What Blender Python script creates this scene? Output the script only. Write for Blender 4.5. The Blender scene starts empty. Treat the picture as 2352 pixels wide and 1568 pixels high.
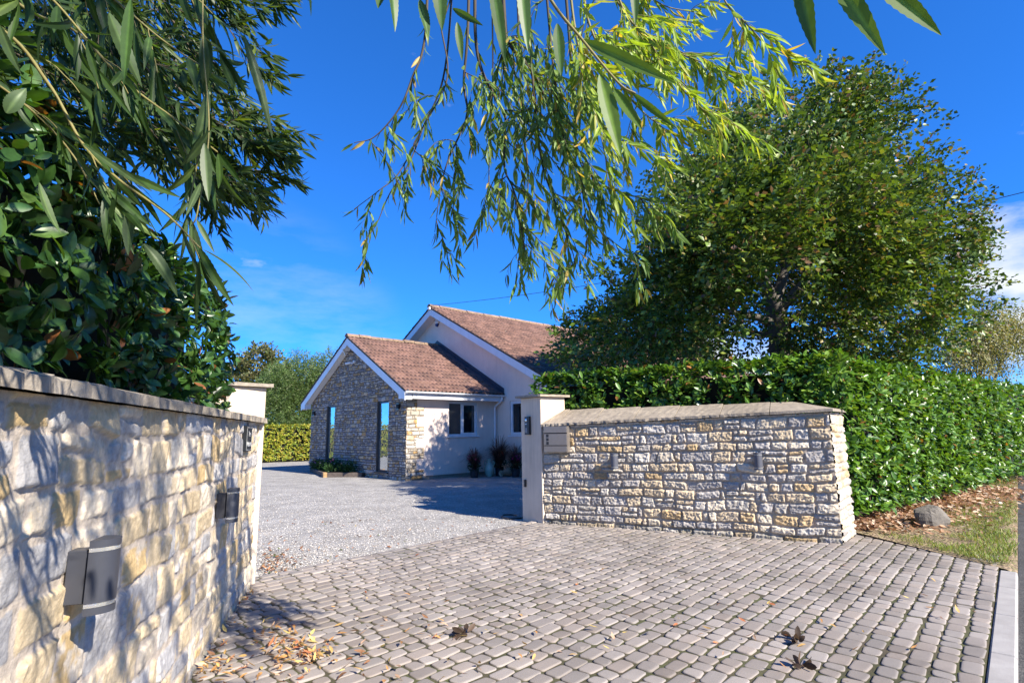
import bpy, math, random
import numpy as np
from math import sin, cos, tan, pi, radians, atan, atan2, hypot

# ------------------------------------------------------------------ camera
scene = bpy.context.scene
col = scene.collection
F_, CX, CY, HC = 1250., 1176., 784., 1.35
PITCH = atan(208/1250.); ROLL = 0.015
W_ = np.array([0, cos(PITCH), sin(PITCH)]); r0 = np.array([1., 0, 0]); u0 = np.cross(r0, W_)
R_ = cos(ROLL)*r0 - sin(ROLL)*u0; U_ = sin(ROLL)*r0 + cos(ROLL)*u0
CAM = np.array([0, 0, HC])
cd = bpy.data.cameras.new("camera"); cam = bpy.data.objects.new("camera", cd); col.objects.link(cam)
import mathutils
m = mathutils.Matrix.Identity(4)
for i in range(3):
    m[i][0], m[i][1], m[i][2], m[i][3] = R_[i], U_[i], -W_[i], CAM[i]
cam.matrix_world = m
cd.sensor_width = 36; cd.lens = 36*F_/2352.; cd.clip_start = 0.05; cd.clip_end = 8000
scene.camera = cam

# ------------------------------------------------------------------ light
SUN_AZ = radians(-43); SUN_EL = radians(35)      # direction towards the sun (azimuth from +X)
sd = bpy.data.lights.new("sun", 'SUN'); sd.energy = 4.9; sd.angle = radians(0.53); sd.color = (1, .93, .81)
so = bpy.data.objects.new("sun", sd); col.objects.link(so)
sv = mathutils.Vector((cos(SUN_AZ)*cos(SUN_EL), sin(SUN_AZ)*cos(SUN_EL), sin(SUN_EL)))
so.rotation_euler = sv.to_track_quat('Z', 'Y').to_euler(); so.location = (8, -8, 12)

world = bpy.data.worlds.new("World"); scene.world = world; world.use_nodes = True
nt = world.node_tree; nt.nodes.clear()
def wn(t, **k):
    n = nt.nodes.new(t)
    for a, b in k.items(): setattr(n, a, b)
    return n
wout = wn('ShaderNodeOutputWorld'); wbg = wn('ShaderNodeBackground')
sky = wn('ShaderNodeTexSky', sky_type='NISHITA', sun_disc=False, sun_elevation=SUN_EL, sun_rotation=pi/2-SUN_AZ,
         air_density=0.8, dust_density=0.0, ozone_density=4.0, altitude=1500)
gam = wn('ShaderNodeGamma'); gam.inputs['Gamma'].default_value = 0.8      # softens the zenith-to-horizon range
nt.links.new(sky.outputs[0], gam.inputs['Color'])
hsv = wn('ShaderNodeVectorMath', operation='MULTIPLY'); hsv.inputs[1].default_value = (.13, .535, 1.12)     # deep polarised blue
nt.links.new(gam.outputs[0], hsv.inputs[0])
tc = wn('ShaderNodeTexCoord')
def dirn(px, py):
    d = R_*(px-CX)/F_ - U_*(py-CY)/F_ + W_
    return d/np.linalg.norm(d)
def math_(op, a, b=None, clamp=False):
    n = wn('ShaderNodeMath', operation=op, use_clamp=clamp)
    for i, v in enumerate((a, b)):
        if v is None: continue
        if hasattr(v, 'links'): nt.links.new(v, n.inputs[i])
        else: n.inputs[i].default_value = v
    return n.outputs[0]
def wnoise(scale, detail, rough, stretch=(1, 1, 1)):
    mp = wn('ShaderNodeMapping'); mp.inputs['Scale'].default_value = stretch
    nt.links.new(tc.outputs['Generated'], mp.inputs[0])
    n = wn('ShaderNodeTexNoise'); n.inputs['Scale'].default_value = scale; n.inputs['Detail'].default_value = detail
    n.inputs['Roughness'].default_value = rough
    nt.links.new(mp.outputs[0], n.inputs['Vector']); return n.outputs['Fac']
def blob(px, py, r_deg):
    c = dirn(px, py)
    n = wn('ShaderNodeVectorMath', operation='DOT_PRODUCT'); n.inputs[1].default_value = tuple(c)
    nt.links.new(tc.outputs['Generated'], n.inputs[0])
    mr = wn('ShaderNodeMapRange', clamp=True, interpolation_type='SMOOTHSTEP')
    mr.inputs['From Min'].default_value = cos(radians(r_deg)); mr.inputs['From Max'].default_value = 1.0
    nt.links.new(n.outputs['Value'], mr.inputs['Value']); return mr.outputs[0]
cl = wnoise(6.0, 6, .55, (1, 1, 2.4))
wisp = wnoise(3.0, 8, .62, (1, 1, 3.5))
big = math_('MAXIMUM', math_('MAXIMUM', blob(2350, 600, 7), blob(1690, 835, 8)), blob(2380, 760, 6))
cmask = math_('MULTIPLY', math_('SUBTRACT', math_('ADD', math_('MULTIPLY', big, .62), math_('MULTIPLY', cl, 1.9)), 1.28), 2.2, True)
wm = math_('MULTIPLY', math_('MAXIMUM', blob(590, 720, 12), blob(720, 780, 10)), math_('MULTIPLY', math_('SUBTRACT', wisp, .42), 2.0, True), True)
cmask = math_('ADD', cmask, math_('MULTIPLY', wm, .5), True)
mix = wn('ShaderNodeMix', data_type='RGBA'); nt.links.new(cmask, mix.inputs['Factor'])
nt.links.new(hsv.outputs[0], mix.inputs['A']); mix.inputs['B'].default_value = (2.6, 2.75, 2.95, 1)
nt.links.new(mix.outputs['Result'], wbg.inputs['Color']); wbg.inputs['Strength'].default_value = 0.15
nt.links.new(wbg.outputs[0], wout.inputs['Surface'])
vs = scene.view_settings; vs.view_transform = 'Standard'; vs.look = 'None'; vs.exposure = 1.28; vs.gamma = 1
scene.render.film_transparent = False
scene.cycles.max_bounces = 8; scene.cycles.transparent_max_bounces = 8

# ------------------------------------------------------------------ projection helpers (used to place real things)
def ray(x, y): return R_*(x-CX)/F_ - U_*(y-CY)/F_ + W_
def G(x, y, z=0.):
    d = ray(x, y); return CAM + d*((z-HC)/d[2])
def at(x, y, dist):                      # point seen at pixel x,y at a real distance along the view axis
    return CAM + ray(x, y)*dist
rng = np.random.default_rng(11)
def nrm(v):
    v = np.asarray(v, float); return v/np.maximum(np.linalg.norm(v, axis=-1, keepdims=True), 1e-9)

# ------------------------------------------------------------------ object helpers
def tag(o, label=None, cat=None, group=None, kind=None):
    if label: o['label'] = label
    if cat: o['category'] = cat
    if group: o['group'] = group
    if kind: o['kind'] = kind
    return o
def empty(name, loc=(0, 0, 0), rz=0, label=None, cat=None, group=None):
    o = bpy.data.objects.new(name, None); col.objects.link(o); o.location = loc; o.rotation_euler = (0, 0, rz)
    o.empty_display_size = .1
    return tag(o, label, cat, group)
def mesh(name, V, Fs, mat, parent=None, C=None, smooth=True, world_space=True):
    """V (n,3); Fs list of (k,m) int arrays; C (n,3) colour per vertex"""
    V = np.asarray(V, np.float32)
    if isinstance(Fs, np.ndarray): Fs = [Fs]
    Fs = [np.asarray(f, np.int32) for f in Fs if len(f)]
    me = bpy.data.meshes.new(name)
    me.vertices.add(len(V)); me.vertices.foreach_set('co', V.ravel())
    nl = sum(f.size for f in Fs); npoly = sum(len(f) for f in Fs)
    me.loops.add(nl); me.loops.foreach_set('vertex_index', np.concatenate([f.ravel() for f in Fs]))
    me.polygons.add(npoly)
    st = []; off = 0
    for f in Fs:
        st.append(off + np.arange(len(f))*f.shape[1]); off += f.size
    me.polygons.foreach_set('loop_start', np.concatenate(st).astype(np.int32))
    me.polygons.foreach_set('use_smooth', np.full(npoly, smooth))
    if C is not None:
        a = me.color_attributes.new('Col', 'FLOAT_COLOR', 'POINT')
        c4 = np.ones((len(V), 4), np.float32); c4[:, :3] = C
        a.data.foreach_set('color', c4.ravel())
    me.update(calc_edges=True); me.validate()
    me.materials.append(mat)
    o = bpy.data.objects.new(name, me); col.objects.link(o)
    if parent is not None:
        o.parent = parent
        if world_space:
            pm = mathutils.Matrix.LocRotScale(parent.location, parent.rotation_euler, None)
            pp = parent.parent
            while pp is not None:
                pm = mathutils.Matrix.LocRotScale(pp.location, pp.rotation_euler, None) @ pm; pp = pp.parent
            o.matrix_parent_inverse = pm.inverted()
    return o
class MB:
    """collects simple solids; build() links them as one mesh"""
    def __init__(s): s.V = []; s.F = {}; s.n = 0
    def add(s, V, Fs):
        V = np.asarray(V, float).reshape(-1, 3)
        for f in Fs: s.F.setdefault(len(f), []).append([i+s.n for i in f])
        s.V.append(V); s.n += len(V); return s
    def box(s, o, ax, ay, az, bev=0.0):
        """box from corner o along three edge vectors, edges chamfered"""
        o = np.asarray(o, float); ax, ay, az = [np.asarray(a, float) for a in (ax, ay, az)]
        if np.dot(np.cross(ax, ay), az) < 0: o = o+ax; ax = -ax
        if bev <= 0:
            V = [o, o+ax, o+ax+ay, o+ay, o+az, o+ax+az, o+ax+ay+az, o+ay+az]
            return s.add(V, [(3, 2, 1, 0), (4, 5, 6, 7), (0, 1, 5, 4), (1, 2, 6, 5), (2, 3, 7, 6), (3, 0, 4, 7)])
        L = [np.linalg.norm(a) for a in (ax, ay, az)]; e = [a/l for a, l in zip((ax, ay, az), L)]
        b = min(bev, min(L)*.45)
        V = []; idx = {}
        for i in (0, 1):
            for j in (0, 1):
                for k in (0, 1):
                    base = o + ax*i + ay*j + az*k
                    sg = [1 if t == 0 else -1 for t in (i, j, k)]
                    for q in range(3):       # vertex lying on face with normal q
                        p = base.copy()
                        for w in range(3):
                            if w != q: p = p + e[w]*sg[w]*b
                        idx[(i, j, k, q)] = len(V); V.append(p)
        Fs = []
        def face(l):
            P = [V[i] for i in l]; c = sum(P)/len(P); n = np.cross(P[1]-P[0], P[2]-P[0])
            cc = o+(ax+ay+az)/2
            Fs.append(tuple(l) if np.dot(n, c-cc) > 0 else tuple(reversed(l)))
        for q in range(3):
            for t in (0, 1):
                a, b2 = [w for w in range(3) if w != q]
                l = []
                for (x, y) in ((0, 0), (1, 0), (1, 1), (0, 1)):
                    key = [0, 0, 0]; key[q] = t; key[a] = x; key[b2] = y
                    l.append(idx[tuple(key)+(q,)])
                face(l)
        for q in range(3):          # edges parallel to q
            a, b2 = [w for w in range(3) if w != q]
            for x in (0, 1):
                for y in (0, 1):
                    k0 = [0, 0, 0]; k0[a] = x; k0[b2] = y; k1 = list(k0); k1[q] = 1
                    face([idx[tuple(k0)+(a,)], idx[tuple(k1)+(a,)], idx[tuple(k1)+(b2,)], idx[tuple(k0)+(b2,)]])
        for i in (0, 1):
            for j in (0, 1):
                for k in (0, 1): face([idx[(i, j, k, 0)], idx[(i, j, k, 1)], idx[(i, j, k, 2)]])
        return s.add(V, Fs)
    def tube(s, P, r, n=8, cap=True):
        P = np.asarray(P, float); r = np.broadcast_to(np.asarray(r, float), (len(P),))
        T = np.gradient(P, axis=0); T = nrm(T)
        ref = np.array([0, 0, 1.]) if abs(T[0][2]) < .9 else np.array([1., 0, 0])
        V = []
        for i in range(len(P)):
            b = nrm(np.cross(T[i], ref)); c = np.cross(T[i], b)
            a = np.arange(n)*2*pi/n
            V.append(P[i] + r[i]*(np.cos(a)[:, None]*b + np.sin(a)[:, None]*c))
            ref = np.cross(b, T[i])*1.0 if np.linalg.norm(np.cross(b, T[i])) > .1 else ref
        Fs = []
        for i in range(len(P)-1):
            for k in range(n):
                k2 = (k+1) % n
                Fs.append((i*n+k, i*n+k2, (i+1)*n+k2, (i+1)*n+k))
        if cap: Fs.append(tuple(range(n-1, -1, -1))); Fs.append(tuple((len(P)-1)*n+k for k in range(n)))
        return s.add(np.concatenate(V), Fs)
    def lathe(s, o, prof, ax=(0, 0, 1), n=24, cap=True):
        """profile of (radius, height) about an axis"""
        ax = nrm(ax); ref = np.array([1., 0, 0]) if abs(ax[0]) < .9 else np.array([0, 1., 0])
        b = nrm(np.cross(ax, ref)); c = np.cross(ax, b); a = np.arange(n)*2*pi/n
        V = [np.asarray(o, float) + ax*h + rr*(np.cos(a)[:, None]*b + np.sin(a)[:, None]*c) for rr, h in prof]
        Fs = []
        for i in range(len(prof)-1):
            for k in range(n):
                k2 = (k+1) % n; Fs.append((i*n+k, i*n+k2, (i+1)*n+k2, (i+1)*n+k))
        if cap: Fs.append(tuple(range(n-1, -1, -1))); Fs.append(tuple((len(prof)-1)*n+k for k in range(n)))
        return s.add(np.concatenate(V), Fs)
    def prism(s, poly, vec):
        """polygon (n,3) pushed along vec"""
        P = np.asarray(poly, float); v = np.asarray(vec, float); n = len(P)
        nn = sum((np.cross(P[i]-P[0], P[(i+1) % n]-P[0]) for i in range(n)))
        if np.dot(nn, v) > 0: P = P[::-1]
        V = np.concatenate([P, P+v])
        Fs = [tuple(range(n)), tuple(range(2*n-1, n-1, -1))]
        for i in range(n):
            j = (i+1) % n; Fs.append((i, i+n, j+n, j))
        return s.add(V, Fs)
    def build(s, name, mat, parent=None, smooth=False, C=None):
        V = np.concatenate(s.V)
        o = mesh(name, V, [np.array(f) for f in s.F.values()], mat, parent, C, smooth)
        return o
def grid_faces(nu, nv, keep=None):
    i = np.arange(nu*nv).reshape(nu, nv)
    f = np.stack([i[:-1, :-1], i[1:, :-1], i[1:, 1:], i[:-1, 1:]], -1)
    if keep is not None: return f[keep]
    return f.reshape(-1, 4)
def vnoise(U, V, scale, seed, oct=3, rough=.5):
    """value noise on arrays"""
    out = np.zeros_like(U, dtype=float); amp = 1; tot = 0
    for o in range(oct):
        r = np.random.default_rng(seed+o*17); T = r.random((64, 64))
        x = U*scale; y = V*scale; xi = np.floor(x).astype(int); yi = np.floor(y).astype(int)
        fx = x-xi; fy = y-yi; fx = fx*fx*(3-2*fx); fy = fy*fy*(3-2*fy)
        a = T[xi % 64, yi % 64]; b = T[(xi+1) % 64, yi % 64]; c = T[xi % 64, (yi+1) % 64]; d = T[(xi+1) % 64, (yi+1) % 64]
        out += amp*((a*(1-fx)+b*fx)*(1-fy)+(c*(1-fx)+d*fx)*fy); tot += amp; amp *= rough; scale *= 2.03
    return out/tot*2-1
def smooth01(x): x = np.clip(x, 0, 1); return x*x*(3-2*x)

# ------------------------------------------------------------------ materials
def mat_new(name):
    mt = bpy.data.materials.new(name); mt.use_nodes = True
    n = mt.node_tree; b = n.nodes['Principled BSDF']; return mt, n, b
def nd(n, t, ins=None, **k):
    x = n.nodes.new(t)
    for a, b in k.items(): setattr(x, a, b)
    for a, b in (ins or {}).items():
        if hasattr(b, 'links'): n.links.new(b, x.inputs[a])
        else: x.inputs[a].default_value = b
    return x
def c4(c): return (c[0], c[1], c[2], 1)
def simple(name, c, rough=.6, metal=0, var=.12, scale=6., bump=0., bscale=120., spec=.4, c2=None, scale2=1.2, coat=0, streak=0):
    """base colour with two scales of mottling, optional bump"""
    mt, n, b = mat_new(name)
    co = nd(n, 'ShaderNodeTexCoord').outputs['Object']
    n1 = nd(n, 'ShaderNodeTexNoise', {'Vector': co, 'Scale': scale, 'Detail': 6, 'Roughness': .65})
    n2 = nd(n, 'ShaderNodeTexNoise', {'Vector': co, 'Scale': scale2, 'Detail': 4, 'Roughness': .6})
    c2 = c2 or tuple(v*(1-var*1.6) for v in c)
    r = nd(n, 'ShaderNodeMapRange', {'Value': n1.outputs['Fac'], 'From Min': .3, 'From Max': .72})
    mx = nd(n, 'ShaderNodeMix', {'Factor': r.outputs[0], 'A': c4(c), 'B': c4(c2)}, data_type='RGBA')
    r2 = nd(n, 'ShaderNodeMapRange', {'Value': n2.outputs['Fac'], 'From Min': .3, 'From Max': .7, 'To Min': 1-var, 'To Max': 1+var*.6})
    m2 = nd(n, 'ShaderNodeVectorMath', {0: mx.outputs['Result'], 'Scale': r2.outputs[0]}, operation='SCALE')
    last = m2.outputs[0]
    if streak:        # rain streaks running down the face
        mp = nd(n, 'ShaderNodeMapping', {'Vector': co, 'Scale': (7., 7., .45)})
        ns = nd(n, 'ShaderNodeTexNoise', {'Vector': mp.outputs[0], 'Scale': 1.0, 'Detail': 7, 'Roughness': .7})
        rs = nd(n, 'ShaderNodeMapRange', {'Value': ns.outputs['Fac'], 'From Min': .50, 'From Max': .78, 'To Max': streak})
        mxs = nd(n, 'ShaderNodeMix', {'Factor': rs.outputs[0], 'A': last, 'B': (.16, .135, .105, 1)}, data_type='RGBA'); last = mxs.outputs['Result']
    n.links.new(last, b.inputs['Base Color'])
    b.inputs['Roughness'].default_value = rough; b.inputs['Metallic'].default_value = metal
    b.inputs['Specular IOR Level'].default_value = spec; b.inputs['Coat Weight'].default_value = coat
    if bump:
        bn = nd(n, 'ShaderNodeTexNoise', {'Vector': co, 'Scale': bscale, 'Detail': 5, 'Roughness': .6})
        bp = nd(n, 'ShaderNodeBump', {'Height': bn.outputs['Fac'], 'Strength': .6, 'Distance': bump})
        n.links.new(bp.outputs[0], b.inputs['Normal'])
    return mt
def vcol_mat(name, rough=.8, bump=0., bscale=150., var=.25, vscale=40., spec=.3, stain=None):
    """colour per vertex (each stone / tile has its own colour) with fine mottling"""
    mt, n, b = mat_new(name)
    co = nd(n, 'ShaderNodeTexCoord').outputs['Object']
    a = nd(n, 'ShaderNodeVertexColor', layer_name='Col')
    n1 = nd(n, 'ShaderNodeTexNoise', {'Vector': co, 'Scale': vscale, 'Detail': 7, 'Roughness': .7})
    r2 = nd(n, 'ShaderNodeMapRange', {'Value': n1.outputs['Fac'], 'From Min': .3, 'From Max': .7, 'To Min': 1-var, 'To Max': 1+var*.6})
    m2 = nd(n, 'ShaderNodeVectorMath', {0: a.outputs['Color'], 'Scale': r2.outputs[0]}, operation='SCALE')
    last = m2.outputs[0]
    if stain:
        n3 = nd(n, 'ShaderNodeTexNoise', {'Vector': co, 'Scale': stain[1], 'Detail': 8, 'Roughness': .7})
        r3 = nd(n, 'ShaderNodeMapRange', {'Value': n3.outputs['Fac'], 'From Min': stain[2], 'From Max': stain[2]+.12, 'To Max': stain[3]})
        mx = nd(n, 'ShaderNodeMix', {'Factor': r3.outputs[0], 'A': last, 'B': c4(stain[0])}, data_type='RGBA'); last = mx.outputs['Result']
    n.links.new(last, b.inputs['Base Color'])
    b.inputs['Roughness'].default_value = rough; b.inputs['Specular IOR Level'].default_value = spec
    if bump:
        bn = nd(n, 'ShaderNodeTexNoise', {'Vector': co, 'Scale': bscale, 'Detail': 6, 'Roughness': .65})
        bp = nd(n, 'ShaderNodeBump', {'Height': bn.outputs['Fac'], 'Strength': .7, 'Distance': bump})
        n.links.new(bp.outputs[0], b.inputs['Normal'])
    return mt
def leaf_mat(name, rough=.4, trans=.35, tint=(1.25, 1.35, .5), spec=.5):
    mt, n, b = mat_new(name)
    a = nd(n, 'ShaderNodeVertexColor', layer_name='Col')
    co = nd(n, 'ShaderNodeTexCoord').outputs['Object']
    n1 = nd(n, 'ShaderNodeTexNoise', {'Vector': co, 'Scale': 60., 'Detail': 3})
    r2 = nd(n, 'ShaderNodeMapRange', {'Value': n1.outputs['Fac'], 'From Min': .3, 'From Max': .7, 'To Min': .82, 'To Max': 1.12})
    m2 = nd(n, 'ShaderNodeVectorMath', {0: a.outputs['Color'], 'Scale': r2.outputs[0]}, operation='SCALE')
    n.links.new(m2.outputs[0], b.inputs['Base Color'])
    b.inputs['Roughness'].default_value = rough; b.inputs['Specular IOR Level'].default_value = spec
    t = nd(n, 'ShaderNodeBsdfTranslucent')
    tm = nd(n, 'ShaderNodeVectorMath', {0: m2.outputs[0], 1: tint}, operation='MULTIPLY')
    n.links.new(tm.outputs[0], t.inputs['Color'])
    mx = nd(n, 'ShaderNodeMixShader', {0: trans, 1: b.outputs[0], 2: t.outputs[0]})
    out = n.nodes['Material Output']; n.links.new(mx.outputs[0], out.inputs['Surface'])
    return mt
M = {}
M['stone'] = vcol_mat('rubble_stone', .85, .006, 90., .32, 30., stain=((.10, .09, .075), 7., .62, .5))
M['stone_house'] = vcol_mat('house_stone', .85, .005, 60., .28, 18.)
M['render'] = simple('cream_render', (.68, .56, .43), .85, var=.10, bump=.002, bscale=160., scale=3., c2=(.60, .48, .36), spec=.2, streak=.42)
M['house_render'] = simple('house_render', (.82, .67, .57), .9, var=.07, bump=.002, bscale=120., scale=2.5, c2=(.76, .62, .53), spec=.15, streak=.13)
M['coping'] = simple('sandstone_coping', (.36, .30, .225), .85, var=.25, scale=14., bump=.008, bscale=35., c2=(.20, .165, .13))
M['coping_dark'] = simple('weathered_coping', (.36, .31, .245), .9, var=.3, scale=18., bump=.012, bscale=28., c2=(.17, .145, .12))
M['metal_dark'] = simple('anthracite_paint', (.045, .047, .058), .42, var=.1, scale=20., spec=.5)
M['metal_grey'] = simple('grey_paint', (.085, .087, .105), .42, var=.1, scale=20., spec=.5)
M['black'] = simple('black_plastic', (.018, .018, .02), .38, var=.1, spec=.5)
M['slate'] = simple('slate_plaque', (.022, .025, .028), .5, var=.2, scale=12.)
M['paint'] = simple('lettering_paint', (.70, .70, .68), .5, var=.03)
M['upvc'] = simple('white_upvc', (.78, .78, .80), .35, var=.06, scale=3., spec=.5, streak=.12)
M['steel'] = simple('brushed_steel', (.30, .265, .235), .40, metal=.6, var=.08, scale=30., bump=.0006, bscale=300.)
M['frame_dark'] = simple('dark_frame', (.020, .024, .032), .35, var=.1, spec=.5)
M['flash'] = simple('lead_flashing', (.05, .062, .085), .45, var=.25, scale=5., spec=.5)
M['tile'] = vcol_mat('roof_tile', .85, .004, 80., .35, 9., stain=((.33, .29, .24), 11., .60, .55))
M['verge'] = simple('verge_mortar', (.10, .09, .08), .95, var=.3, scale=12., bump=.012, bscale=30.)
M['ridge'] = simple('ridge_tile', (.30, .205, .13), .9, var=.4, scale=5., c2=(.14, .10, .08), bump=.008, bscale=40.)
M['bark'] = simple('grey_bark', (.16, .14, .12), .9, var=.3, scale=8., bump=.02, bscale=14., c2=(.09, .08, .07))
M['twig'] = simple('twig_bark', (.085, .06, .04), .8, var=.25, scale=30., c2=(.06, .05, .03))
M['twig_green'] = simple('young_twig', (.22, .19, .06), .6, var=.2, scale=30.)
M['soil'] = simple('soil', (.055, .042, .032), .95, var=.3, scale=14., bump=.02, bscale=40.)
M['pot'] = simple('black_pot', (.018, .02, .028), .5, var=.1)
M['jar'] = simple('glazed_jar', (.52, .55, .44), .4, var=.3, scale=7., c2=(.36, .40, .30), bump=.004, bscale=30.)
M['terracotta'] = simple('terracotta', (.55, .34, .22), .8, var=.2, scale=10.)
M['timber'] = simple('sleeper_timber', (.14, .11, .09), .85, var=.3, scale=12., bump=.006, bscale=30.)
M['timber_end'] = simple('cut_timber', (.42, .26, .12), .8, var=.3, scale=20.)
M['rock'] = simple('dark_rock', (.10, .088, .075), .9, var=.45, scale=7., bump=.03, bscale=18., c2=(.17, .15, .125))
M['kerb'] = simple('kerb_concrete', (.35, .33, .31), .85, var=.1, scale=8., bump=.003, bscale=90., c2=(.27, .25, .235))
M['leaf_willow'] = leaf_mat('willow_leaf', .45, .42, (1.5, 1.45, .35), .35)
M['leaf_laurel'] = leaf_mat('laurel_leaf', .33, .28, (1.4, 1.4, .35), .5)
M['leaf_beech'] = leaf_mat('beech_leaf', .42, .30, (1.4, 1.3, .4), .5)
M['leaf_far'] = leaf_mat('far_leaf', .5, .35, (1.3, 1.25, .5), .35)
M['leaf_dead'] = leaf_mat('dead_leaf', .6, .2, (1.3, 1.1, .7), .3)
M['petal'] = leaf_mat('petal', .6, .3, (1.2, 1., 1.), .2)

# glass
mt, n, b = mat_new('window_glass'); b.inputs['Base Color'].default_value = (.012, .014, .016, 1); b.inputs['Roughness'].default_value = .02
b.inputs['Specular IOR Level'].default_value = .9; M['glass'] = mt
mt, n, b = mat_new('mirror_glass'); b.inputs['Base Color'].default_value = (.62, .66, .66, 1); b.inputs['Roughness'].default_value = .015; b.inputs['Metallic'].default_value = .85
co = nd(n, 'ShaderNodeTexCoord').outputs['Object']
w1 = nd(n, 'ShaderNodeTexNoise', {'Vector': co, 'Scale': 5.0, 'Detail': 1})
bp = nd(n, 'ShaderNodeBump', {'Height': w1.outputs['Fac'], 'Strength': .25, 'Distance': .01}); n.links.new(bp.outputs[0], b.inputs['Normal']); M['mirror'] = mt
mt, n, b = mat_new('lamp_glass'); b.inputs['Base Color'].default_value = (.75, .74, .70, 1); b.inputs['Roughness'].default_value = .12; b.inputs['Transmission Weight'].default_value = .75; M['lampglass'] = mt

# setts
def sett_mat():
    mt, n, b = mat_new('paving_sett')
    co = nd(n, 'ShaderNodeTexCoord').outputs['Object']
    a = nd(n, 'ShaderNodeVertexColor', layer_name='Col')
    n1 = nd(n, 'ShaderNodeTexNoise', {'Vector': co, 'Scale': 220., 'Detail': 4, 'Roughness': .7})
    r1 = nd(n, 'ShaderNodeMapRange', {'Value': n1.outputs['Fac'], 'From Min': .3, 'From Max': .7, 'To Min': .84, 'To Max': 1.12})
    n2 = nd(n, 'ShaderNodeTexNoise', {'Vector': co, 'Scale': 1.1, 'Detail': 6, 'Roughness': .6})
    r2 = nd(n, 'ShaderNodeMapRange', {'Value': n2.outputs['Fac'], 'From Min': .32, 'From Max': .68, 'To Min': .74, 'To Max': 1.10})
    mm = nd(n, 'ShaderNodeMath', {0: r1.outputs[0], 1: r2.outputs[0]}, operation='MULTIPLY')
    m2 = nd(n, 'ShaderNodeVectorMath', {0: a.outputs['Color'], 'Scale': mm.outputs[0]}, operation='SCALE')
    n.links.new(m2.outputs[0], b.inputs['Base Color']); b.inputs['Roughness'].default_value = .75; b.inputs['Specular IOR Level'].default_value = .35
    bp = nd(n, 'ShaderNodeBump', {'Height': n1.outputs['Fac'], 'Strength': .5, 'Distance': .002}); n.links.new(bp.outputs[0], b.inputs['Normal'])
    return mt
M['sett'] = sett_mat()
def ground_mat(name, cols, scale, fine, bump, rough=.95):
    """speckled ground: voronoi stones in several tones"""
    mt, n, b = mat_new(name)
    co = nd(n, 'ShaderNodeTexCoord').outputs['Object']
    v = nd(n, 'ShaderNodeTexVoronoi', {'Vector': co, 'Scale': fine})
    sep = nd(n, 'ShaderNodeSeparateColor', {'Color': v.outputs['Color']})
    cr = nd(n, 'ShaderNodeValToRGB', {'Fac': sep.outputs[0]}); el = cr.color_ramp.elements
    el[0].color = c4(cols[0]); el[1].color = c4(cols[-1])
    for i, c in enumerate(cols[1:-1]):
        e = el.new((i+1)/(len(cols)-1)); e.color = c4(c)
    n2 = nd(n, 'ShaderNodeTexNoise', {'Vector': co, 'Scale': scale, 'Detail': 7, 'Roughness': .65})
    r2 = nd(n, 'ShaderNodeMapRange', {'Value': n2.outputs['Fac'], 'From Min': .3, 'From Max': .7, 'To Min': .70, 'To Max': 1.14})
    m2 = nd(n, 'ShaderNodeVectorMath', {0: cr.outputs['Color'], 'Scale': r2.outputs[0]}, operation='SCALE')
    n3 = nd(n, 'ShaderNodeTexNoise', {'Vector': co, 'Scale': .55, 'Detail': 8, 'Roughness': .75})
    r3 = nd(n, 'ShaderNodeMapRange', {'Value': n3.outputs['Fac'], 'From Min': .60, 'From Max': .72, 'To Max': .45})
    mx = nd(n, 'ShaderNodeMix', {'Factor': r3.outputs[0], 'A': m2.outputs[0], 'B': (.13, .14, .07, 1)}, data_type='RGBA')
    n.links.new(mx.outputs['Result'], b.inputs['Base Color']); b.inputs['Roughness'].default_value = rough; b.inputs['Specular IOR Level'].default_value = .2
    bp = nd(n, 'ShaderNodeBump', {'Height': v.outputs['Distance'], 'Strength': .8, 'Distance': bump}, invert=True); n.links.new(bp.outputs[0], b.inputs['Normal'])
    return mt
M['gravel'] = ground_mat('gravel', [(.16, .150, .142), (.28, .265, .25), (.36, .34, .315), (.42, .40, .37), (.24, .225, .21)], 1.6, 75., .008)
M['pebble'] = vcol_mat('pebble', .8, 0, 100, .15, 80.)
M['bed'] = simple('joint_soil', (.075, .052, .040), .95, var=.4, scale=3., bump=.01, bscale=80., c2=(.065, .078, .02))
M['tarmac'] = ground_mat('tarmac', [(.05, .05, .052), (.075, .073, .072), (.11, .105, .10)], 2., 90., .006)
M['verge_soil'] = ground_mat('verge_soil', [(.13, .095, .06), (.23, .17, .11), (.32, .24, .15), (.17, .17, .06)], 4., 30., .03)
M['field'] = ground_mat('field', [(.05, .06, .02), (.08, .10, .03), (.12, .12, .05)], 2., 8., .05)

# ================================================================== SETTING: ground, drive, paving, kerb, road
def ngon(name, pts, z, mat, kind='structure', sub=None):
    P = [(p[0], p[1], z) for p in pts]
    a = sum(P[i][0]*P[(i+1) % len(P)][1]-P[(i+1) % len(P)][0]*P[i][1] for i in range(len(P)))
    if a < 0: P = P[::-1]
    o = mesh(name, P, [np.array([list(range(len(P)))])], mat, None, None, False)
    return tag(o, kind=kind)
E1 = nrm(np.array([.675, .738, 0])); E2 = np.array([E1[1], -E1[0], 0])      # along the courses / towards the road
GB = np.array([-2.50, 5.545, 0])                                              # gate line start
KE = 5.29                                                                       # distance gate line -> kerb
ngon('ground', [(-3000, -3000), (3000, -3000), (3000, 3000), (-3000, 3000)], -.16, M['field'])
gl0 = GB-E1*9; gl1 = GB+E1*4.3
ngon('gravel_drive', [gl0[:2], gl1[:2], (6, 13), (16, 34), (-6, 44), (-34, 40), (-34, 4)], -.004, M['gravel'])
b0 = GB-E1*7; b1 = GB+E1*9.0
bx = [b0, b0+E2*KE, b1+E2*KE, b1]
ngon('paving_bed', [p[:2] for p in bx], 0.009, M['bed'])
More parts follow.
